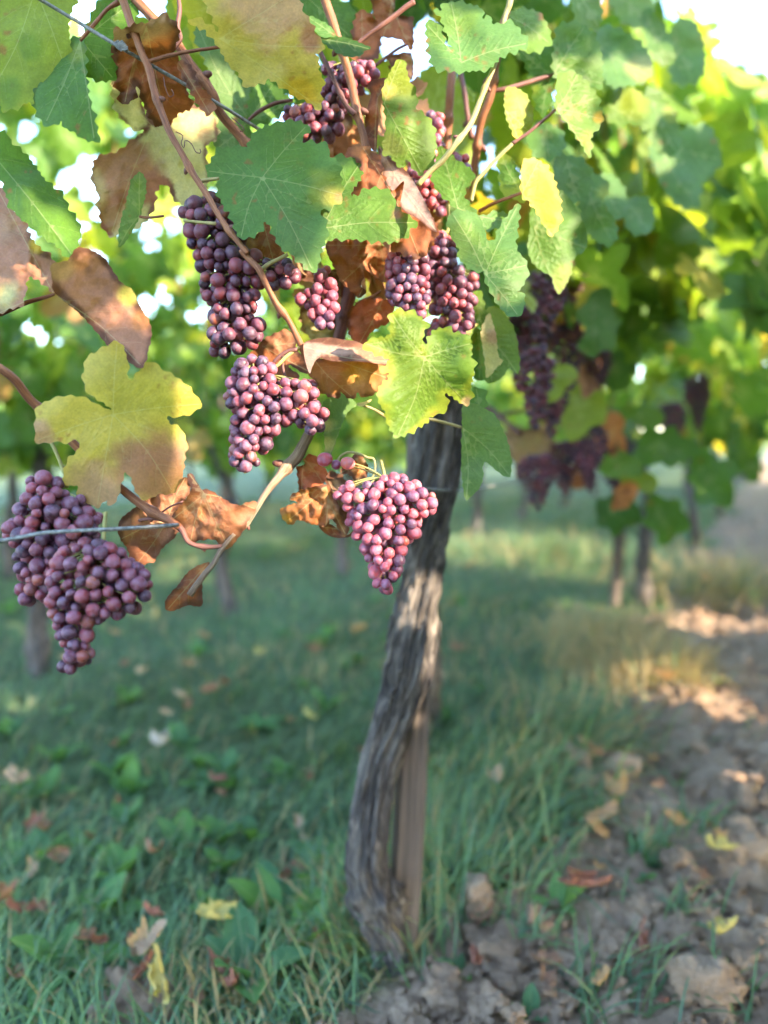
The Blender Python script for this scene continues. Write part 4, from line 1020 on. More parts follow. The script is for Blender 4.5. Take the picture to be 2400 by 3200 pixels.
H(8, [(635, 1050), (690, 1010), (760, 985), (880, 965), (900, 1000), (920, 1060), (960, 1120), (1000, 1200), (1010, 1270), (980, 1290), (930, 1210), (890, 1180), (880, 1230), (820, 1225), (750, 1210), (690, 1185), (650, 1220), (610, 1205), (575, 1140), (620, 1100), (690, 1080)], (870, 975), .80, 'bo', (.1, -.3), (0, 0, 0), [(760, 1140, 150, 'b', .8), (610, 1180, 60, 'yd', .5)], dry=True, crumple=.016, teeth=(22, 4), label="crumpled rust-brown leaf left of the pink bunch")
H(8, [(820, 1230), (900, 1220), (1000, 1290), (1060, 1240), (1050, 1290), (960, 1310), (880, 1290)], (840, 1235), .83, 'b', (0, .2), dry=True, crumple=.010, teeth=None)
H(7, [(1110, 560), (1190, 460), (1240, 370), (1215, 300), (1240, 270), (1300, 370), (1360, 380), (1440, 430), (1540, 480), (1640, 450), (1659, 500), (1610, 570), (1560, 660), (1480, 755), (1420, 720), (1380, 690), (1290, 700), (1230, 710), (1200, 640), (1170, 590)], (1325, 400), .725, 'bp', (.1, -.3), (3, 3, 0), [(1230, 500, 100, 'o', .6), (1420, 560, 160, 'b', .5)], dry=True, crumple=.006, teeth=(24, 4), label="tent-shaped brown leaf over the cut end of the wire")
H(7, [(780, 570), (850, 510), (920, 460), (1010, 400), (1100, 400), (1180, 300), (1220, 310), (1230, 370), (1180, 470), (1110, 560), (1160, 620), (1120, 690), (1050, 750), (1000, 830), (950, 850), (900, 870), (850, 830), (830, 760), (780, 690), (770, 610)], (1090, 560), .765, 'bp', (.2, .1), (0, 0, 0), [(940, 760, 130, 'b', .7)], dry=True, crumple=.008, teeth=(24, 4), label="dull brown leaf hanging behind the lower wire")
H(7, [(1260, 880), (1350, 845), (1355, 880), (1310, 960), (1310, 1080), (1300, 1130), (1220, 1120), (1180, 1135), (1110, 1160), (1075, 1140), (1080, 1080), (1150, 1000), (1200, 930)], (1345, 850), .745, 'b', (.3, .2), (0, 0, 0), [(1310, 890, 55, 'o', .9)], dry=True, crumple=.007, teeth=(22, 3), label="small curled brown leaf at the tip of the dead cane")

# fill leaves of the near vine, behind the traced ones
GAPS = [[(1290, 120), (1420, 150), (1430, 290), (1290, 290)], [(1670, 20), (1790, 20), (1790, 100), (1670, 100)], [(2210, -50), (2450, -50), (2450, 120), (2250, 120)],
        [(1235, 120), (1290, 120), (1290, 190), (1235, 190)], [(1170, 320), (1225, 320), (1225, 400), (1170, 400)]]
def in_gap(px, py, m=0):
    return any(in_poly(np.array([px]), np.array([py]), g)[0] for g in GAPS)
def allowed(px, py):
    if in_gap(px, py): return False
    if px < 300: return py < 60
    if px < 620: return py < 330
    if px < 900: return py < 480
    if px < 1100: return py < 900
    if px < 1560: return py < 980
    if px < 1750: return py < 1080
    return py < 1450
cnt = 0; tries = 0
rl = random.Random(5)
while cnt < 160 and tries < 20000:
    tries += 1
    u = rl.uniform(-0.85, 0.75); v = rl.uniform(-0.30, 0.12); z = rl.uniform(0.80, 2.15)
    xy = row_xy(u, v); w = np.array([xy[0], xy[1], z])
    px, py, d = proj(w)
    if d < 0.92 or not allowed(px, py): continue
    if any(not allowed(px + a * 110 / d, py + b * 110 / d) for a in (-1, 1) for b in (-.2, 1)) and py > 0: continue
    if in_fleck(w): continue
    s = rl.uniform(0.75, 1.15)
    place_leaf(MED[rl.randrange(7)], VINE, w, s, math.radians(62) + rl.gauss(0, .7) + (math.pi if rl.random() < .25 else 0), rl.uniform(.05, .7), rl.gauss(0, .6))
    cnt += 1
# upper leaves above the frame (the shoots run on up to the top wire)
for k in range(110):
    u = rl.uniform(-1.3, 1.0); v = rl.uniform(-0.28, 0.30); z = rl.uniform(1.45, 2.2)
    xy = row_xy(u, v); w = np.array([xy[0], xy[1], z]); px, py, d = proj(w)
    if py > -150 or in_fleck(w): continue
    place_leaf(MED[rl.randrange(7)], VINE, w, rl.uniform(.8, 1.15), math.radians(62) + rl.gauss(0, .8), rl.uniform(.05, .7), rl.gauss(0, .6))

# ------------------------------------------------------------------ grape bunches
def grape_mesh(k):
    V, T = ICO3 if k < 5 else ICO2
    rng = np.random.default_rng(k)
    W = V.copy()
    W = W * (1 + 0.07 * fbm(V[:, 0] * 1.2 + k * 3, V[:, 1] * 1.2, V[:, 2] * 1.2, k, 2))[:, None]
    W[:, 2] *= (1.0, 1.05, 1.10, .97, 1.04, 1.02)[k % 6]
    if k in (3, 4):      # berries starting to shrivel
        W = W * (1 - 0.16 * np.abs(fbm(V[:, 0] * 2.2 + k, V[:, 1] * 2.2, V[:, 2] * 1.2, 40 + k, 3)) - 0.06 * (V[:, 2] > 0.8))[:, None]
        W[:, 0] *= .92
    me = make_mesh("grape", W * 0.0068, T); me.materials.append(M_GRAPE)
    return me
GRAPES = [grape_mesh(k) for k in range(6)]
def recolour(m):
    r = []
    for g in GRAPES:
        c = g.copy(); c.name = 'grape'; c.materials.clear(); c.materials.append(m); r.append(c)
    return r
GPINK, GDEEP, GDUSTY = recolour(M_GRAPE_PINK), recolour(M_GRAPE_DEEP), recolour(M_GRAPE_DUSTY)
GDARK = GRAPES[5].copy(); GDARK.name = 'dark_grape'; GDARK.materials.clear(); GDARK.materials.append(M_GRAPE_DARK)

def bunch(label, poly, d, rpx=20.5, thick=70, stem=None, back=True, seed=0, tilt=(0, 0), far=False, extra=(), crop=0, shrivel=.10, kind=None):
    """grapes packed into a hanging body whose outline is poly (photo pixels) at distance d"""
    rng = np.random.default_rng(900 + seed)
    poly = C(crop, poly); unit = d / F
    c = poly.mean(0)
    top = poly[np.argmin(poly[:, 1])] if stem is None else np.array(stem[-1], float)
    org = P(c[0], poly[:, 1].min(), d)
    T = thing("grape_bunch", label, "grape bunch", org, "ripe pink and purple grape bunches")
    lo, hi = poly.min(0), poly.max(0)
    pts = [np.array([e[0], e[1], e[2] if len(e) > 2 else 0.0]) for e in extra]; rad = [rpx * (e[3] if len(e) > 3 else 1.0) for e in extra]
    def fill(ntry, mode):
        x = rng.uniform(lo[0], hi[0], ntry); y = rng.uniform(lo[1], hi[1], ntry)
        ok = in_poly(x, y, poly); x, y = x[ok], y[ok]
        e = seg_dist(x, y, poly)
        for xx, yy, ee in zip(x, y, e):
            r = rpx * rng.choice([rng.uniform(.66, .85), rng.uniform(.85, 1.0), rng.uniform(.95, 1.14)], p=[.18, .4, .42])
            if ee < r * 0.80: continue
            h = thick * math.sqrt(max(0.0, 1 - (1 - min(1, (ee - .5 * r) / (thick * 1.0))) ** 2))
            if mode == 0: z = -h * rng.uniform(.82, 1.0)
            elif mode == 1: z = rng.uniform(-.75, .2) * h
            else: z = h * rng.uniform(.3, 1.0)
            q = np.array([xx, yy, z])
            if pts:
                A = np.array(pts); dd = np.linalg.norm(A - q, axis=1)
                lim = .84 * (np.array(rad) + r) if mode < 2 else .95 * (np.array(rad) + r)
                if np.any(dd < lim): continue
            pts.append(q); rad.append(r)
    fill(3400 if not far else 2000, 0); fill(1800 if not far else 900, 1)
    if not far: fill(700, 2)
    # axis of the bunch: mean x at each height
    A = np.array(pts)
    Vs, Ts = [], []; nv = 0; lcs = []
    def add_tube(a, b, r0, r1, sag=0.0):
        nonlocal nv
        m = (a + b) / 2 + np.array([0, 0, sag])
        W = catmull(np.array([a, m, b]), False, 4)
        V, T_ = tube_geo(W, np.linspace(r0, r1, len(W)), 5, False)
        Vs.append(V); Ts.append(T_ + nv); nv += len(V); lcs.append(V)
    ys = np.linspace(lo[1] + rpx, hi[1] - rpx, 7)
    ax = []
    for yy in ys:
        k = np.abs(A[:, 1] - yy) < 45
        ax.append([A[k, 0].mean() if k.any() else c[0], yy, 0.0])
    ax = np.array(ax); axc = catmull(ax, False, 6)
    axW = P(axc[:, 0], axc[:, 1], d + axc[:, 2] * unit)
    V, T_ = tube_geo(axW, np.linspace(.0022, .0011, len(axW)), 6, True, .15, 1); Vs.append(V); Ts.append(T_ + nv); nv += len(V); lcs.append(V)
    order = np.argsort(A[:, 2]); gi = 0
    for q, r in zip(pts, rad):
        w = P(q[0], q[1], d + q[2] * unit + tilt[0] * (q[0] - c[0]) * unit + tilt[1] * (c[1] - q[1]) * unit)
        k = int(np.argmin(np.abs(axc[:, 1] - (q[1] - 26)))); aw = axW[k]
        out = w - aw; L = np.linalg.norm(out) + 1e-9
        dirv = out / L + np.array([0, 0, -.35]); dirv /= np.linalg.norm(dirv)
        if L < .06 and not far:
            add_tube(aw, w - dirv * r * unit * .9, .0011, .0008, .002)
        km = rng.integers(0, 3) if rng.random() > shrivel else rng.integers(3, 5)
        if far: km = 5
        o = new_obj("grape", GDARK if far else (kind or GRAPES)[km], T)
        o.location = Vector(w - org)
        # free end (object -Z) points away from the stalk
        qd = Vector(-dirv).to_track_quat('Z', 'Y')
        o.rotation_mode = 'QUATERNION'; o.rotation_quaternion = qd @ Matrix.Rotation(rng.uniform(0, 6.28), 3, 'Z').to_quaternion()
        s = r * unit / 0.0068
        o.scale = (s * rng.uniform(.93, 1.04), s * rng.uniform(.93, 1.04), s * rng.uniform(.96, 1.08))
    if stem is not None:
        sp = np.array(stem, float)
        sw = P(sp[:, 0], sp[:, 1], np.linspace(d + .01, d, len(sp)))
        sw = catmull(np.vstack([sw, axW[:1]]), False, 5)
        V, T_ = tube_geo(sw, .0020, 6, True, .15, 2); Vs.append(V); Ts.append(T_ + nv); nv += len(V); lcs.append(V)
    Vall = np.vstack(Vs)
    me = make_mesh("stem", Vall - org, np.vstack(Ts)); set_vec(me, Vall, 'lc')
    new_obj("stem", me, T, (0, 0, 0), M_STEM)
    return T

bunch("purple grape bunch at the left edge, crossed by the grey wire", [(101, 1466), (183, 1475), (217, 1543), (255, 1538), (308, 1591), (328, 1625), (320, 1672), (290, 1700), (250, 1722), (220, 1760), (190, 1810), (170, 1860), (140, 1900), (55, 1900), (48, 1832), (44, 1764), (35, 1707), (2, 1668), (8, 1639), (40, 1591), (50, 1543), (85, 1495)],
      .72, 22.5, 80, stem=[(160, 1380), (190, 1450), (210, 1520)], seed=1, tilt=(.1, 0), shrivel=.22, kind=GDUSTY)
bunch("wide purple grape bunch with a thin tail, below the grey wire at left", [(195, 1705), (262, 1680), (335, 1685), (390, 1718), (424, 1752), (468, 1776), (476, 1832), (468, 1882), (429, 1918), (347, 1947), (305, 1954), (297, 1978), (284, 2015), (300, 2049), (276, 2081), (231, 2112), (187, 2119), (176, 2073), (190, 2010), (172, 1981), (152, 1928), (136, 1880), (145, 1810), (160, 1745)],
      .69, 22, 80, stem=[(330, 1600), (325, 1660), (318, 1720)], seed=31, tilt=(.1, 0), shrivel=.2, kind=GDUSTY)
bunch("dark purple grape bunch at upper left with sunlit pink tip grapes", [(548, 632), (600, 610), (680, 600), (730, 650), (760, 720), (800, 780), (850, 800), (935, 815), (940, 880), (880, 910), (820, 895), (815, 940), (790, 985), (828, 1000), (832, 1070), (790, 1092), (740, 1112), (690, 1124), (650, 1112), (645, 1040), (645, 960), (625, 900), (610, 830), (585, 780), (575, 720), (556, 680)],
      .79, 21.5, 80, stem=[(760, 560), (735, 600)], seed=2, shrivel=.05, kind=GDEEP)
bunch("purple-mauve grape bunch in the middle below the curled brown leaf", [(730, 1117), (778, 1104), (834, 1118), (874, 1156), (874, 1182), (908, 1180), (937, 1174), (998, 1195), (997, 1252), (1028, 1286), (1023, 1315), (1004, 1353), (957, 1362), (913, 1324), (884, 1343), (855, 1362), (850, 1397), (816, 1430), (802, 1468), (769, 1500), (736, 1474), (707, 1426), (721, 1339), (724, 1291), (704, 1257), (692, 1214), (721, 1166)],
      .765, 20.5, 75, stem=[(945, 1080), (900, 1110), (850, 1150)], seed=3, kind=GDUSTY)
bunch("pink sunlit grape bunch hanging in front of the trunk", [(1072, 1495), (1120, 1510), (1174, 1492), (1236, 1474), (1289, 1492), (1337, 1522), (1378, 1561), (1356, 1604), (1322, 1623), (1317, 1676), (1279, 1700), (1269, 1743), (1255, 1787), (1245, 1835), (1207, 1864), (1160, 1840), (1150, 1773), (1126, 1720), (1102, 1677), (1073, 1625), (1075, 1590), (1039, 1551)],
      .80, 19.5, 70, stem=[(1190, 1440), (1200, 1480)], seed=4, kind=GPINK, extra=[(1015, 1436, -20, 1.08), (1087, 1448, -20, 1.1), (1050, 1452, 0, .8)])
bunch("small loose red grape bunch in the centre left of the dark cane", [(992, 822), (1024, 825), (1056, 877), (1059, 962), (1041, 1032), (1012, 1032), (970, 1014), (958, 966), (916, 950), (918, 920), (952, 909), (976, 886)],
      .82, 20, 30, stem=[(1000, 720), (998, 790), (1000, 850)], seed=5, kind=GPINK)
bunch("mauve grape bunch under the tip of the reddish brown leaf", [(1205, 788), (1247, 778), (1338, 792), (1347, 845), (1343, 893), (1352, 951), (1343, 989), (1315, 1003), (1281, 974), (1228, 974), (1204, 917)],
      .81, 18.5, 55, stem=[(1270, 730), (1270, 790)], seed=6)
bunch("shaded dark red grape bunch between mauve bunch and forked leaf", [(1334, 763), (1382, 706), (1422, 744), (1432, 825), (1500, 855), (1487, 970), (1482, 1040), (1440, 1051), (1382, 1032), (1348, 1066), (1330, 1060), (1344, 989), (1330, 893)],
      .875, 18.5, 60, stem=[(1400, 640), (1400, 720)], seed=7)
bunch("half shrivelled grape bunch at the top behind the big yellow leaf", [(1006, 190), (1080, 200), (1163, 180), (1192, 236), (1150, 280), (1086, 337), (1081, 376), (1076, 438), (1000, 457), (943, 447), (880, 380), (885, 333), (937, 319), (1000, 305)],
      .865, 19, 60, stem=[(1060, 120), (1065, 190)], seed=8, shrivel=.55)
bunch("pink grape bunch behind the olive leaf beside the pale cane", [(1331, 345), (1387, 348), (1396, 430), (1388, 478), (1469, 476), (1479, 534), (1425, 565), (1399, 600), (1404, 669), (1350, 684), (1306, 624), (1262, 512), (1316, 480)],
      .92, 17.5, 45, seed=9, kind=GPINK)
# bunches further along the row, out of focus
def cone(x, y, w, h):
    return [(x - .3 * w, y), (x + .25 * w, y - .04 * h), (x + .5 * w, y + .14 * h), (x + .46 * w, y + .36 * h), (x + .28 * w, y + .62 * h), (x + .14 * w, y + .9 * h), (x, y + h), (x - .13 * w, y + .86 * h), (x - .26 * w, y + .6 * h), (x - .5 * w, y + .4 * h), (x - .52 * w, y + .15 * h)]
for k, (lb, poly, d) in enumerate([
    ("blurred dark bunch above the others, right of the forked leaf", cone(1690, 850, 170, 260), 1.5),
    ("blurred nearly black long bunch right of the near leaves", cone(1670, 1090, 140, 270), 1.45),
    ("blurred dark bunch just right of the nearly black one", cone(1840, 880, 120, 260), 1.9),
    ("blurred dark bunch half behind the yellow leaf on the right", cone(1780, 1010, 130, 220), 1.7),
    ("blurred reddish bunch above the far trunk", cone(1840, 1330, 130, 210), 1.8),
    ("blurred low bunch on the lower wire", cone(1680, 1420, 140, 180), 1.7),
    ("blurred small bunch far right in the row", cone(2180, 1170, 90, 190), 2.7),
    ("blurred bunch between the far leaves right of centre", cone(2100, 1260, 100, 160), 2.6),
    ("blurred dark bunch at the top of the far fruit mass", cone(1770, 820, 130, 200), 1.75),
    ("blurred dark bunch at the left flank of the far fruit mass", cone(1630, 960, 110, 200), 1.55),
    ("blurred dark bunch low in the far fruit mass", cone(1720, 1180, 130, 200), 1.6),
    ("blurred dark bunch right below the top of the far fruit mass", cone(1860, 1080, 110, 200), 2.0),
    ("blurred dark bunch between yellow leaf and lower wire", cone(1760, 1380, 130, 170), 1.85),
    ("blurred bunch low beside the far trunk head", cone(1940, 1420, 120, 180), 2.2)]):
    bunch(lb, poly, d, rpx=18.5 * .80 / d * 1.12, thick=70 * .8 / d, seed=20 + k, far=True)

# ------------------------------------------------------------------ trellis wires
def wire(label, pts, r=.0013, name="trellis_wire", twist=None):
    W = catmull(np.array(pts), False, 10)
    V, T = tube_geo(W, r, 8, True); me = make_mesh(name, V - W[0], T)
    o = new_obj(name, me, None, W[0], M_WIRE)
    return tag(o, label, "wire")
w_up = [P(-250, -215, .60), P(120, -5, .72), P(370, 145, .74), P(440, 185, .755), P(700, 335, .80), P(900, 460, .88), P(1300, 700, 1.2), P(1900, 1055, 2.8)]
w1 = wire("taut grey upper trellis wire crossing the top left leaves", w_up, .0019)
w2 = wire("bent grey lower wire running over the left bunch", [P(-80, 1696, .66), P(0, 1690, .66), P(70, 1678, .663), P(150, 1664, .665), P(300, 1656, .672), P(450, 1648, .69), P(558, 1640, .71)], .0019)
w3 = wire("lower wire running off to the right behind the trunk", [P(1300, 1525, .99), P(1400, 1532, 1.12), P(1480, 1527, 1.25), P(1640, 1502, 1.6), P(1800, 1476, 2.1), P(2100, 1435, 4.0)], .0018)
# wire tie knot on the upper wire
kn = P(372, 143, .735)
vs = []; ts = []; nv = 0
for k in range(5):
    a = np.linspace(0, 2 * math.pi * 1.2, 18)
    ring = kn + np.stack([.0028 * np.cos(a + k) + .0019 * (k - 2) + .0006 * a, .0028 * np.sin(a + k), .0030 * np.sin(a + .5 + k) - .0014 * (k - 2)], -1)
    V, T = tube_geo(ring, .0009, 6, True); vs.append(V); ts.append(T + nv); nv += len(V)
me = make_mesh("wire_tie", np.vstack(vs) - kn, np.vstack(ts)); o = new_obj("wire_tie", me, None, kn, M_WIRE); tag(o, "small twisted wire tie knotted round the upper wire", "wire tie")

# ------------------------------------------------------------------ the other vines
def vine_trunk_mesh(seed, h=0.85, r=.034):
    n = 40; t = np.linspace(0, 1, n)
    W = np.stack([.05 * vnoise(t * 3, seed, 0, 1) + .06 * t * math.sin(seed), .05 * vnoise(t * 3, seed, 5, 2), t * (h + .03) - .03], -1)
    R = r * (1.15 - .25 * t + .2 * vnoise(t * 9, seed, 2, 3)); R[-6:] *= 1.15
    V, T = tube_geo(W, R, 18, True, .35, seed)
    me = make_mesh("trunk", V, T)
    lc = V.copy(); set_vec(me, lc, 'lc'); me.materials.append(M_TRUNK)
    return me, W[-1]
TRUNKS = [vine_trunk_mesh(3 + 2 * k) for k in range(4)]

def leafy(parent, base_uv, n, du, dv, z0, z1, meshes, s0, s1, seed, check=None, top_rag=.35):
    rr = random.Random(seed); m = 0; t = 0
    out = []
    while m < n and t < n * 30:
        t += 1
        u = base_uv[0] + rr.uniform(-du, du); v = base_uv[1] + rr.gauss(0, dv)
        z = z0 + (z1 - z0) * rr.random() ** .85
        zt = z1 - top_rag * (0.5 + 0.3 * math.sin(u * 5.3 + 2 * v) + 0.2 * math.sin(u * 12.7))
        if z > zt: continue
        zb = z0 + .25 * (0.5 + 0.3 * math.sin(u * 6.9 + v) + 0.2 * math.sin(u * 15.1))
        if z < zb: continue
        xy = row_xy(u, v); w = np.array([xy[0], xy[1], z])
        if check is not None and not check(w): continue
        sc, az, dn, ro = rr.uniform(s0, s1), math.radians(62) + rr.gauss(0, .8) + (math.pi if rr.random() < .4 else 0), rr.uniform(-.1, .9), rr.gauss(0, .8)
        mid = w + np.array(rot_leaf(az, dn, ro).to_matrix() @ Vector((0, -.032 * sc, 0)))
        if in_fleck(mid, .058 * sc): continue
        out.append((w, sc, az, dn, ro, meshes[rr.randrange(len(meshes))]))
        m += 1
    return out

def merged_leaves(name, parent, items, mat, cols, seed=0):
    rng = np.random.default_rng(seed); Vs = []; Ts = []; Cs = []; nv = 0; lc = []; vd = []
    cache = {}
    for w, s, az, down, roll, me in items:
        if me.name not in cache:
            v = np.zeros(len(me.vertices) * 3, np.float32); me.vertices.foreach_get('co', v)
            f = np.zeros(len(me.loops), np.int32); me.loops.foreach_get('vertex_index', f)
            a = np.zeros(len(me.vertices), np.float32); me.attributes['vein'].data.foreach_get('value', a)
            cache[me.name] = (v.reshape(-1, 3), f.reshape(-1, 3), a)
        v, f, a = cache[me.name]
        R = np.array(rot_leaf(az, down, roll).to_matrix())
        Vs.append(v * s @ R.T + w); Ts.append(f + nv); nv += len(v)
        c = np.array(cols[rng.integers(len(cols))]) * rng.uniform(.8, 1.25)
        Cs.append(np.tile(c, (len(v), 1))); lc.append(v + rng.uniform(0, 5)); vd.append(a)
    V = np.vstack(Vs) - np.array(parent.location)
    m = make_mesh(name, V, np.vstack(Ts)); set_col(m, np.clip(np.vstack(Cs), 0, 1)); set_vec(m, np.vstack(lc), 'lc'); set_float(m, np.concatenate(vd), 'vein'); set_float(m, np.concatenate(vd), 'mvein')
    return new_obj(name, m, parent, (0, 0, 0), mat)

FARCOLS = [(.065, .15, .05), (.08, .18, .045), (.10, .21, .04), (.14, .25, .04), (.22, .31, .045), (.30, .34, .05), (.08, .17, .07)]

def vine(u, v, label, n, mode, seed, h=2.0, du=.75, dv=.14, group="grapevines in the rows", stake=None, bunches=0, scale=(.85, 1.2), z0=.72, check=None, trunk_xy=None):
    xy = row_xy(u, v) if trunk_xy is None else np.asarray(trunk_xy)
    loc = np.array([xy[0], xy[1], float(ground_h(xy[0], xy[1]))])
    t = thing("grapevine", label, "grapevine", loc, group)
    tm, head = TRUNKS[seed % 4]
    o = new_obj("trunk", tm, t, (0, 0, 0)); o.rotation_euler = (0, 0, seed * 1.3)
    a = loc + np.array([0, 0, .82])
    for sg in (-1, 1):       # the arm tied along the wire, then shoots rising from it
        e = np.array([*row_xy(u + sg * du * .8, v), .86])
        W = catmull(np.array([a, (a + e) / 2 + np.array([0, 0, .10]), e]), False, 8)
        tube_obj("cane", t, W, .007, M_CANE_DARK, 7, .1, seed)
    for k in range(4):
        uu = u + (k - 1.5) * du * .45
        p0 = np.array([*row_xy(uu, v), .88]); p1 = np.array([*row_xy(uu + .08, v + .05 * (-1) ** k), 1.35]); p2 = np.array([*row_xy(uu + .02, v), h - .15])
        tube_obj("cane", t, catmull(np.array([p0, p1, p2]), False, 8), .0045, M_CANE, 6, .1, seed + k)
    items = leafy(t, (u, v), n, du, dv, z0, h, MASS if mode == 'mass' else FAR, scale[0], scale[1], seed, check)
    if mode == 'mass':
        merged_leaves("crown", t, items, M_LEAF, FARCOLS, seed)
    else:
        for w, s, az, dn, ro, me in items:
            place_leaf(me, t, w, s, az, dn, ro)
    return t

def see_main(w):
    px, py, d = proj(w)
    if in_gap(px, py): return False
    if d < 1.15 and -150 < px < 2550 and not allowed(px, py): return False
    if px < 1560 and py > 900: return False
    if 1560 < px < 1680 and py > 1500: return False
    return not in_fleck(w)
def see_any(w):
    px, py, d = proj(w)
    return not in_gap(px, py) and not in_fleck(w)

# same row, further off (right half of the picture)
vine(2.62, 0, "blurred grapevine with dark trunk in mid distance on the right", 190, 'ind', 3, h=2.35, du=1.35, dv=.17, check=see_main, trunk_xy=ground_at(2010, 1900)[:2])
W2 = [o for o in bpy.data.objects if o.get('label', '').startswith('blurred grapevine with dark trunk')][0]
ro_ = random.Random(12); n = 0
while n < 110:      # shoots leaning out into the alley
    px, py, d = ro_.uniform(1950, 2470), ro_.uniform(40, 1000), ro_.uniform(1.7, 3.0)
    if in_gap(px, py) or in_gap(px + 40, py - 60) or in_gap(px, py - 60): continue
    w = P(px, py, d)
    if in_fleck(w): continue
    place_leaf(FAR[ro_.randrange(6)], W2, w, ro_.uniform(.9, 1.25), math.radians(62) + ro_.gauss(0, .7), ro_.uniform(0, .8), ro_.gauss(0, .7)); n += 1
n = 0
while n < 60:
    px, py, d = ro_.uniform(2080, 2470), ro_.uniform(950, 1500), ro_.uniform(2.6, 4.2)
    if py > 1430 and px < 2200: continue
    w = P(px, py, d)
    place_leaf(FAR[ro_.randrange(6)], W2, w, ro_.uniform(.95, 1.3), math.radians(62) + ro_.gauss(0, .7), ro_.uniform(0, .8), ro_.gauss(0, .7)); n += 1
# withered leaves hanging among the near bunches
for (px, py, d, sc) in [(1010, 560, .93, .8), (1180, 620, .92, .9), (1260, 720, .93, .8), (1110, 760, .93, .9), (900, 760, .92, .7), (1180, 900, .93, .8), (1300, 560, .97, .8), (1060, 420, .95, .8), (1230, 330, .96, .7), (1420, 900, .97, .7), (960, 900, .95, .6)]:
    place_leaf(DRYV[ro_.randrange(6)], VINE, P(px, py, d), sc, math.radians(62) + ro_.gauss(0, .6), ro_.uniform(0, .6), ro_.gauss(0, .7))
MID = vine(1.15, .02, "blurred leafy grapevine between the near vine and the dark far trunk", 190, 'ind', 4, h=2.3, du=.62, dv=.15, check=see_main, trunk_xy=(.125, 2.1), z0=1.0)
vine(5.2, 0, "second blurred grapevine down the row at the right edge", 260, 'ind', 5, h=2.3, du=1.3, dv=.16, check=see_any, scale=(1, 1.3))
vine(7.8, 0, "third blurred grapevine down the row, far right", 260, 'mass', 6, h=2.3, du=1.3, dv=.16, check=see_any, scale=(1.1, 1.5))
vine(15.0, 0, "still smaller blurred grapevine of the same row, far right", 300, 'mass', 8, h=2.3, du=2.2, dv=.2, check=see_any, scale=(1.5, 2.2))
vine(20.0, 0, "last visible grapevine of the same row at the right edge", 320, 'mass', 9, h=2.3, du=3.0, dv=.25, check=see_any, scale=(1.8, 2.6))
vine(11.0, 0, "fourth blurred grapevine down the row, far right", 300, 'mass', 7, h=2.3, du=1.9, dv=.18, check=see_any, scale=(1.2, 1.7))
for a in [([(540, 620), (560, 550), (640, 540), (720, 580), (790, 560), (820, 620), (760, 700), (700, 740), (620, 720)], (650, 560), 1.75, 'yg'),
          ([(310, 830), (340, 760), (430, 735), (530, 770), (540, 860), (470, 930), (370, 920)], (500, 770), 1.45, 'tan'),
          ([(980, 830), (1060, 760), (1160, 740), (1240, 820), (1220, 890), (1100, 905), (1020, 890)], (1000, 830), 2.0, 'g'),
          ([(1260, 960), (1320, 890), (1420, 900), (1470, 980), (1440, 1080), (1350, 1115), (1290, 1060)], (1300, 910), 2.2, 'g'),
          ([(1030, 1180), (1080, 1110), (1170, 1110), (1220, 1180), (1190, 1270), (1110, 1290)], (1080, 1120), 2.1, 'g'),
          ([(770, 1160), (830, 1090), (920, 1090), (970, 1150), (930, 1230), (840, 1250)], (830, 1100), 1.9, 'gd'),
          ([(720, 60), (800, 30), (860, 120), (860, 240), (800, 320), (740, 330), (715, 200)], (760, 50), 1.6, 'g'),
          ([(400, 200), (460, 120), (560, 130), (600, 210), (540, 290), (430, 290)], (450, 140), 1.45, 'bp'),
          ([(360, 60), (440, 20), (500, 90), (460, 150), (380, 130)], (400, 40), 1.4, 'b'),
          ([(500, 470), (560, 400), (630, 430), (610, 520), (540, 540)], (560, 410), 1.5, 'yg'),
          ([(600, 450), (680, 420), (740, 480), (720, 540), (640, 540)], (640, 430), 1.6, 'bp'),
          ([(740, 830), (800, 740), (880, 700), (900, 780), (830, 860)], (870, 710), 1.9, 'o'),
          ([(640, 920), (720, 900), (760, 960), (700, 1010), (650, 990)], (700, 910), 1.8, 'b'),
          ([(800, 850), (900, 840), (960, 920), (880, 980), (820, 930)], (850, 850), 1.9, 'gl'),
          ([(930, 970), (1040, 960), (1060, 1010), (980, 1040), (920, 1010)], (1000, 965), 2.0, 'yg'),
          ([(1000, 700), (930, 640), (1000, 620), (1060, 680), (1040, 740)], (970, 640), 2.1, 'gl'),
          ([(860, 1060), (930, 1050), (950, 1110), (890, 1130)], (900, 1055), 1.9, 'o')]:
    hero_leaf(MID, 11, a[0], a[1], a[2] + (.35 if a[3] in ('tan', 'bp', 'b') else 0), a[3], (.3, .2), spacing=12, teeth=(75, 30), dry=a[3] in ('tan', 'bp', 'b', 'o'), crumple=.006 if a[3] in ('tan', 'bp', 'b', 'o') else 0)
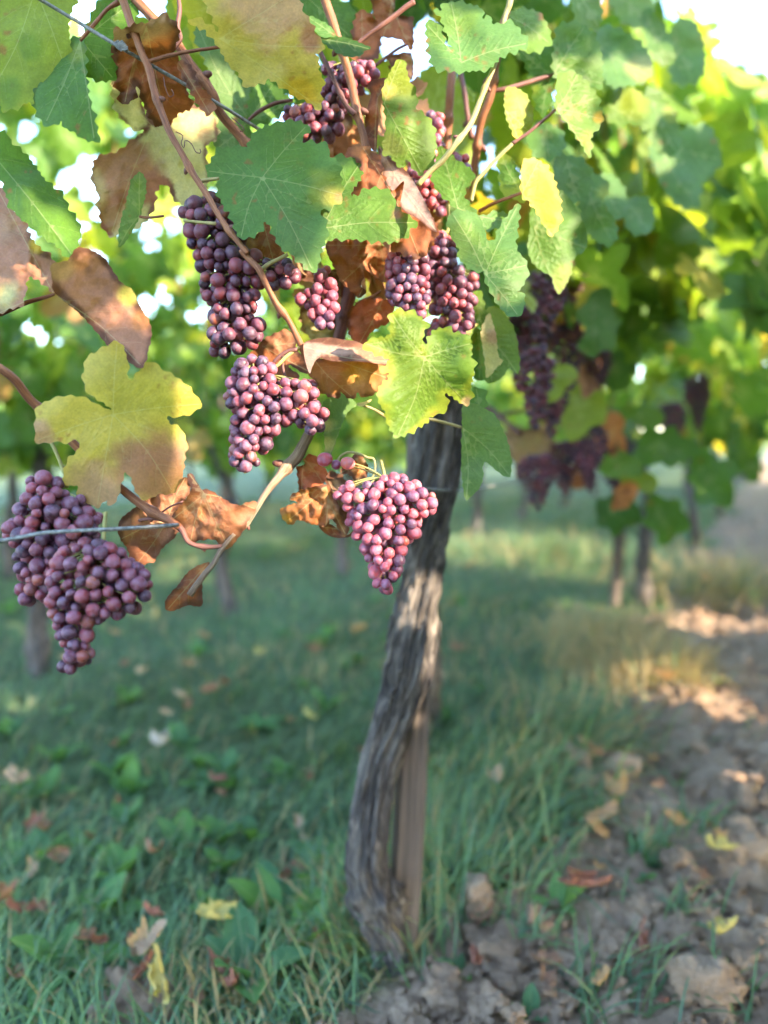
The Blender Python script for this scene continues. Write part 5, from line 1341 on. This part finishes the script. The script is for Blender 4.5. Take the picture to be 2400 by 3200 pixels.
# the row to the left, seen through the gap under the near leaves
L2 = -1.75
def see_left(w):
    px, py, d = proj(w)
    if in_fleck(w): return False
    # openings where bright sky shows
    for (cx, cy, rx, ry) in ((300, 620, 75, 90), (520, 690, 70, 60), (60, 400, 110, 60), (350, 800, 60, 60), (250, 520, 40, 40), (690, 640, 50, 40), (210, 330, 60, 50)):
        if ((px - cx) / (rx * .6)) ** 2 + ((py - cy) / (ry * .6)) ** 2 < 1: return False
    return True
names = ["nearest blurred grapevine of the left-hand row, at the left edge", "blurred grapevine of the left row behind the yellow leaf", "blurred grapevine of the left row with dark trunk below the middle bunch",
         "blurred grapevine of the left row behind the pink bunch", "blurred grapevine of the left row behind the near trunk", "distant grapevine of the left row right of the near trunk"]
for k, u in enumerate([-.45, .65, 1.68, 2.8, 3.9, 5.0]):
    vine(u, L2, names[k], 290 if k < 4 else 190, 'ind' if k < 4 else 'mass', 10 + k, h=2.6 - .05 * k, du=.60, dv=.13, check=see_left, z0=.62)
for k, u in enumerate([6.4, 8.0, 9.8, 12]):
    vine(u, L2, ["far grapevine of the left row, small between trunk and right row", "still farther grapevine of the left row near the horizon", "very distant grapevine of the left row near the horizon", "last visible grapevine of the left row"][k], 130, 'mass', 20 + k, h=1.95, du=.9, dv=.13, scale=(1.2, 1.8), z0=.6)
for r_, vv in enumerate((-3.5, -5.25, -7.2)):
    for k in range(7):
        u = -.2 + k * 2.0 + r_ * .8
        vine(u, vv, "distant blurred grapevine in a far left row", 170, 'mass', 30 + r_ * 8 + k, h=1.95, du=1.05, dv=.15, scale=(1.4, 2.0), z0=.55, group="grapevines in the far left rows", check=see_left if r_ == 0 else None)
# the rows across the right-hand alley: they stand beside and behind the camera and throw the shade
for k in range(14):
    vine(-2.4 + k * 1.15, 1.75, "grapevine of the row across the tilled alley", 540, 'mass', 60 + k, h=2.55 if k < 4 else 2.2, du=.62, dv=.15, group="grapevines across the alley", scale=(1.2, 1.6), z0=.5, check=lambda w: not in_fleck(w))
for k in range(12):
    vine(-3.2 + k * 1.6, 3.5, "grapevine of the second row across the alley", 300, 'mass', 70 + k, h=2.2, du=.85, dv=.16, group="grapevines two rows across the alley", scale=(1.2, 1.6), z0=.35, check=lambda w: not in_fleck(w))
# stakes
def stake_at(px, py, h, label, w=.045):
    g = ground_at(px, py); g[2] = float(ground_h(g[0], g[1])) - .03
    build_stake(label, g, g + np.array([.02, 0, h]), w, w * .8, yaw=.4)
stake_at(1920, 1900, 1.0, "grey wooden stake left of the dark far trunk", .05)
stake_at(700, 1700, 1.3, "dark blurred stake in the left row below the middle bunch", .06)

# ------------------------------------------------------------------ grass
def grass():
    rng = np.random.default_rng(77)
    N = 60000
    r = 0.72 + rng.random(N) ** 1.25 * 9.5; a = np.radians(rng.uniform(-33, 33, N))
    x = np.sin(a) * r; y = np.cos(a) * r
    m = soil_mask(x, y)
    tuft = 0.5 + 0.5 * fbm(x * 3.1, y * 3.1, 0, 55, 3)
    keep = (rng.random(N) > m * 1.02) & (rng.random(N) < .35 + .9 * tuft)
    stray = (m > .5) & (rng.random(N) < .006)
    k = keep | stray
    x, y, r, tuft, m = x[k], y[k], r[k], tuft[k], m[k]
    # extra tufts: (pixel, count, spread, height, dry share)
    ex = [(1100, 2940, 260, .03, .12, .3), (1230, 2960, 260, .03, .13, .3), (1330, 2800, 900, .05, .20, .12), (1420, 2650, 1200, .09, .20, .1), (1560, 2500, 1000, .10, .2, .15), (1900, 2050, 1500, .13, .24, .8), (1980, 2130, 1100, .10, .22, .9), (1780, 2300, 800, .1, .2, .3), (1150, 2900, 600, .06, .16, .2),
          (2250, 1850, 1200, .25, .3, .75), (1700, 1740, 1200, .35, .25, .25), (1650, 2950, 25, .02, .10, 0), (1950, 3080, 34, .03, .13, 0), (1850, 3130, 26, .03, .12, 0), (2100, 2900, 25, .02, .09, 0), (2020, 2700, 40, .02, .14, .2), (2170, 2640, 40, .02, .1, 0), (2300, 3180, 25, .03, .11, 0)]
    hl = [None]
    X = [x]; Y = [y]; Lb = [(.030 + .095 * tuft * rng.uniform(.4, 1.2, len(x))) * (1 + .03 * r)]; D = [np.where(rng.random(len(x)) < .08 + .22 * (fbm(x * 1.9, y * 1.9, 0, 99, 2) > .1), 1.0, 0.0)]
    for (px, py, n, sp, h, dry) in ex:
        g = ground_at(px, py)
        X.append(g[0] + rng.normal(0, sp, n)); Y.append(g[1] + rng.normal(0, sp, n)); Lb.append(h * rng.uniform(.4, 1.1, n)); D.append((rng.random(n) < dry).astype(float))
    x = np.concatenate(X); y = np.concatenate(Y); L = np.concatenate(Lb); dry = np.concatenate(D)
    n = len(x); r = np.hypot(x, y)
    z = ground_h(x, y)
    flow = 2.6 * fbm(x * 1.7, y * 1.7, 0, 66, 2) + .6
    az = flow + rng.normal(0, .9, n)
    w = rng.uniform(.0009, .0022, n) * (1 + .22 * r)
    lean = rng.uniform(.45, 1.75, n)
    dirx, diry = np.cos(az), np.sin(az)
    S = 5; verts = np.zeros((n, 2 * S - 1, 3), np.float32)
    sx, sy = -diry, dirx
    cx = np.zeros(n); cz = np.zeros(n)
    for i in range(S):
        f = i / (S - 1)
        th = lean * (.25 + 1.25 * f)          # angle from vertical
        if i:
            cx = cx + np.sin(th) * L / (S - 1); cz = cz + np.cos(th) * L / (S - 1)
        px = x + dirx * cx; py = y + diry * cx; pz = z + np.maximum(cz, .004 * i)
        if i < S - 1:
            ww = w * (1 - .55 * f * f)
            verts[:, 2 * i] = np.stack([px - sx * ww, py - sy * ww, pz], -1); verts[:, 2 * i + 1] = np.stack([px + sx * ww, py + sy * ww, pz], -1)
        else:
            verts[:, 2 * i] = np.stack([px, py, pz], -1)
    b = (np.arange(n) * (2 * S - 1))[:, None]
    tri = []
    for i in range(S - 2):
        tri += [[2 * i, 2 * i + 1, 2 * i + 3], [2 * i, 2 * i + 3, 2 * i + 2]]
    tri += [[2 * S - 4, 2 * S - 3, 2 * S - 2]]
    T = (b[:, None, :] + np.array(tri)[None]).reshape(-1, 3)
    base = np.array([(.095, .170, .080), (.105, .190, .075), (.090, .160, .095), (.140, .215, .080), (.21, .26, .11)])[rng.choice(5, n, p=[.3, .3, .2, .15, .05])]
    base = base * rng.uniform(.7, 1.35, (n, 1)) * (1 + .35 * fbm(x * 2.6, y * 2.6, 0, 88, 3))[:, None]
    dc = np.array([(.34, .26, .12), (.40, .30, .15), (.28, .22, .10)])[rng.integers(0, 3, n)]
    col = np.where(dry[:, None] > .5, dc, base)
    me = make_mesh("grass", verts.reshape(-1, 3), T)
    set_col(me, np.repeat(col, 2 * S - 1, axis=0))
    o = new_obj("grass", me, None, None, M_GRASS); o['kind'] = 'stuff'
    o['label'] = "blue-green grass and dry straw covering the ground under the vines"; o['category'] = "grass"
grass()

# ------------------------------------------------------------------ broad-leaved weeds
def oval_leaf_mesh(k):
    n = 9; t = np.linspace(0, 1, n); w = .30 * np.sin(math.pi * np.clip(t * .93 + .05, 0, 1)) ** .8
    z = .25 * t - .35 * t * t
    V = []; 
    for i in range(n):
        V += [(-w[i], t[i], z[i] + .12 * w[i]), (0, t[i], z[i] - .03), (w[i], t[i], z[i] + .12 * w[i])]
    F_ = []
    for i in range(n - 1):
        a = 3 * i
        F_ += [(a, a + 1, a + 4), (a, a + 4, a + 3), (a + 1, a + 2, a + 5), (a + 1, a + 5, a + 4)]
    V = np.array(V); me = make_mesh("leaf", V, np.array(F_))
    set_vec(me, V * .05 + k, 'lc'); set_float(me, np.abs(V[:, 0]) * 40, 'vein'); set_float(me, np.abs(V[:, 0]) * 40, 'mvein')
    rg = random.Random(k); c = [(.10, .22, .075), (.12, .25, .065), (.085, .19, .085)][k % 3]
    set_col(me, np.tile(np.array(c), (len(V), 1))); me.materials.append(M_LEAF)
    return me
OVAL = [oval_leaf_mesh(k) for k in range(3)]
def weed(px, py, n, s, label, group=None, up=.7):
    g = ground_at(px, py); g[2] = float(ground_h(g[0], g[1]))
    rr = random.Random(int(px * 3 + py))
    t = thing("broad_leaved_weed", label, "weed", g, group)
    for k in range(n):
        o = new_obj("leaf", OVAL[rr.randrange(3)], t)
        o.rotation_euler = (rr.uniform(.2, up * 1.6), 0, 6.283 * k / n + rr.uniform(-.4, .4))
        q = s * rr.uniform(.7, 1.15); o.scale = (q * rr.uniform(.75, 1.0), q, q)
weed(850, 2860, 6, .115, "broad-leaved weed with one tall oval leaf left of the trunk base", up=.9)
weed(190, 3030, 4, .10, "weed with a glossy rounded leaf in the lower left grass")
weed(1000, 2700, 5, .08, "small weed in the grass just left of the trunk foot")
weed(960, 2960, 6, .10, "leafy weed in front of the trunk foot")
weed(770, 3060, 5, .12, "weed beside the yellowish fallen leaf at the bottom")
weed(1740, 2860, 4, .06, "green weed beside the reddish fallen leaf on the clods")
weed(1610, 2330, 5, .06, "weed at the edge between grass and tilled soil")
rw = random.Random(3)
for k in range(60):
    px = rw.uniform(0, 1500); py = rw.uniform(1850, 2900)
    g = ground_at(px, py)
    if float(soil_mask(g[0], g[1])) > .4: continue
    weed(px, py, rw.randrange(4, 8), rw.uniform(.05, .085), "small broad-leaved weed in the shaded grass", "small weeds in the grass")
for k in range(26):
    px = rw.uniform(1300, 2400); py = rw.uniform(2150, 3190)
    g = ground_at(px, py)
    if float(soil_mask(g[0], g[1])) < .4: continue
    weed(px, py, rw.randrange(3, 6), rw.uniform(.025, .045), "small green seedling on the tilled soil", "seedlings on the soil")

# ------------------------------------------------------------------ fallen leaves
M_F = {k: leaf_material("fallen_" + k, False, .2, [(0, c), (1, c)], rough=.7) for k, c in dict(white=(.40, .34, .30), tan=(.40, .27, .18), brown=(.26, .14, .09), red=(.26, .11, .08), yellow=(.46, .38, .13), orange=(.45, .26, .12)).items()}
def fallen(px, py, s, colr, label, group=None, lift=.02):
    g = ground_at(px, py); z = float(ground_h(g[0], g[1])) + lift
    rr = random.Random(int(px * 7 + py * 3))
    src = DRYV[rr.randrange(6)]
    key = "fallen_leaf_" + colr + src.name
    me = bpy.data.meshes.get(key)
    if me is None:
        me = src.copy(); me.name = key
        v = np.zeros(len(me.vertices) * 3, np.float32); me.vertices.foreach_get('co', v); v = v.reshape(-1, 3)
        rr_ = .020 + .022 * (len(bpy.data.meshes) % 5) / 4; ro = .5 * (len(bpy.data.meshes) % 3 - 1)
        x_ = v[:, 0] * math.cos(ro) - v[:, 1] * math.sin(ro); y_ = v[:, 0] * math.sin(ro) + v[:, 1] * math.cos(ro)
        nn = .012 * fbm(x_ * 35, y_ * 35, 0, len(key), 3)
        th = np.clip(x_ / rr_, -2.4, 2.4)
        v = np.stack([np.sin(th) * (rr_ + nn), y_, (1 - np.cos(th)) * (rr_ + nn) + 4 * y_ * y_ + nn], -1).astype(np.float32)
        me.vertices.foreach_set('co', v.ravel()); me.materials.clear(); me.materials.append(M_F[colr])
    o = new_obj("fallen_leaf", me, None, (g[0], g[1], z))
    o.rotation_euler = (rr.uniform(-.5, .5), rr.uniform(-.5, .5), rr.uniform(0, 6.28)); o.scale = (s * .7, s * .7, s * .7)
    return tag(o, label, "fallen leaf", group)
fallen(494, 2401, 1.0, 'white', "whitish curled fallen leaf lying in the left grass", lift=.07)
fallen(45, 2490, .75, 'tan', "tan fallen leaf in the grass at the left edge", lift=.05)
fallen(480, 2740, .65, 'brown', "brown fallen leaf half hidden in the grass blades", lift=.05)
fallen(700, 2945, .65, 'yellow', "yellowish fallen leaf near the bottom, left of the trunk", lift=.05)
fallen(470, 3080, .6, 'tan', "pale tan leaf scrap on the clod at the bottom left", lift=.09)
fallen(510, 3170, .7, 'yellow', "cream leaf at the bottom edge beside the clod", lift=.05)
fallen(960, 2275, .55, 'yellow', "yellow fallen leaf in the grass left of the trunk", lift=.04)
fallen(360, 2365, .45, 'red', "small red-brown leaf beside the whitish leaf", lift=.04)
fallen(650, 2200, .6, 'brown', "dull brown leaf in the grass below the lower bunches", lift=.04)
fallen(30, 2880, .6, 'brown', "pinkish brown leaf at the left edge low in the grass", lift=.05)
fallen(1930, 2560, .85, 'orange', "orange-yellow fallen leaf on the soil right of the trunk", lift=.05)
fallen(1870, 2650, .75, 'tan', "pale pinkish leaf below the orange-yellow one", lift=.04)
fallen(1790, 2870, .75, 'red', "reddish leaf standing against a clod", lift=.06)
fallen(2110, 2660, .55, 'orange', "small orange leaf on the soil at right", lift=.04)
fallen(2260, 2740, .6, 'yellow', "bright yellow leaf on the soil at the right edge", lift=.04)
fallen(1540, 2600, .55, 'tan', "tan leaf caught in the grass right of the stake", lift=.12)
fallen(2270, 3010, .55, 'yellow', "yellow-brown leaf scrap on the soil low at right", lift=.04)
fallen(1480, 3090, .45, 'red', "small pink-red leaf on the clods at the bottom", lift=.05)
fallen(2060, 2200, .75, 'orange', "orange leaf under the dry grass tuft", lift=.05)
fallen(2200, 1870, .8, 'tan', "tan leaf in the sunny grass at far right", lift=.08)
fallen(1870, 2440, .5, 'brown', "brown leaf at the edge of the soil clods", lift=.04)
rf = random.Random(8)
for k in range(30):
    px = rf.uniform(0, 1700); py = 1640 + 500 * rf.random() ** 1.6; cc = rf.choice(['tan', 'brown', 'brown', 'red', 'orange', 'yellow'])
    fallen(px, py, rf.uniform(.45, .8), cc, "blurred " + cc + " fallen leaf scattered in the background grass", cc + " fallen leaves in the background grass", lift=.03)
for k in range(34):
    px = rf.uniform(0, 1150); py = rf.uniform(2150, 3180); cc = rf.choice(['tan', 'brown', 'red', 'brown'])
    fallen(px, py, rf.uniform(.25, .5), cc, "small " + cc + " leaf scrap caught in the near grass", cc + " leaf scraps in the near grass", lift=.035)
for k in range(44):
    px = rf.uniform(1450, 2400); py = rf.uniform(1850, 3180)
    g = ground_at(px, py)
    if float(soil_mask(g[0], g[1])) < .3: continue
    cc = rf.choice(['tan', 'brown', 'red', 'orange', 'brown'])
    fallen(px, py, rf.uniform(.25, .45), cc, "small " + cc + " leaf scrap scattered on the tilled soil", cc + " leaf scraps on the soil", lift=.03)

# ------------------------------------------------------------------ trees beyond the end of the rows
def tree(px, dist, h, label, seed):
    rr = random.Random(seed)
    x = (px - 1200) / F * dist; base = np.array([x, dist, 0.0])
    t = thing("broadleaf_tree", label, "tree", base, "trees beyond the rows")
    top = base + np.array([rr.uniform(-.3, .3), 0, h * .55])
    W = catmull(np.array([base - [0, 0, .1], base + [.05 * h * .3, 0, h * .25], top]), False, 8)
    tube_obj("trunk", t, W, np.linspace(h * .028, h * .012, len(W)), M_TRUNK, 12, .2, seed)
    items = []
    for k in range(9):
        az = rr.uniform(0, 6.28); L = h * rr.uniform(.2, .36); st = base + np.array([0, 0, h * rr.uniform(.25, .5)])
        e = st + np.array([math.cos(az) * L, math.sin(az) * L, h * rr.uniform(.05, .36)])
        tube_obj("limb", t, catmull(np.array([st, (st + e) / 2 + [0, 0, .05 * h], e]), False, 6), np.linspace(h * .010, h * .003, 13), M_TRUNK, 7, .2, seed + k)
        for j in range(95):
            c = e + np.array([rr.gauss(0, 1), rr.gauss(0, 1), rr.gauss(0, .8)]) * h * .085
            items.append((c, h * rr.uniform(.28, .5), rr.uniform(0, 6.28), rr.uniform(-.3, 1.3), rr.uniform(0, 6.28), MASS[rr.randrange(6)]))
    merged_leaves("crown", t, items, M_LEAF, [(.08, .17, .04), (.13, .24, .04), (.22, .32, .05), (.32, .36, .06), (.06, .13, .05)], seed)
tree(2330, 15, 8.6, "leafy yellow-green tree beyond the rows at the right edge", 301)
tree(2120, 24, 12, "blurred tree behind the far vines, upper right", 302)
tree(2520, 19, 11, "blurred tree half outside the right edge", 303)
tree(1800, 30, 8.0, "blurred tree far behind the row right of the near trunk", 304)
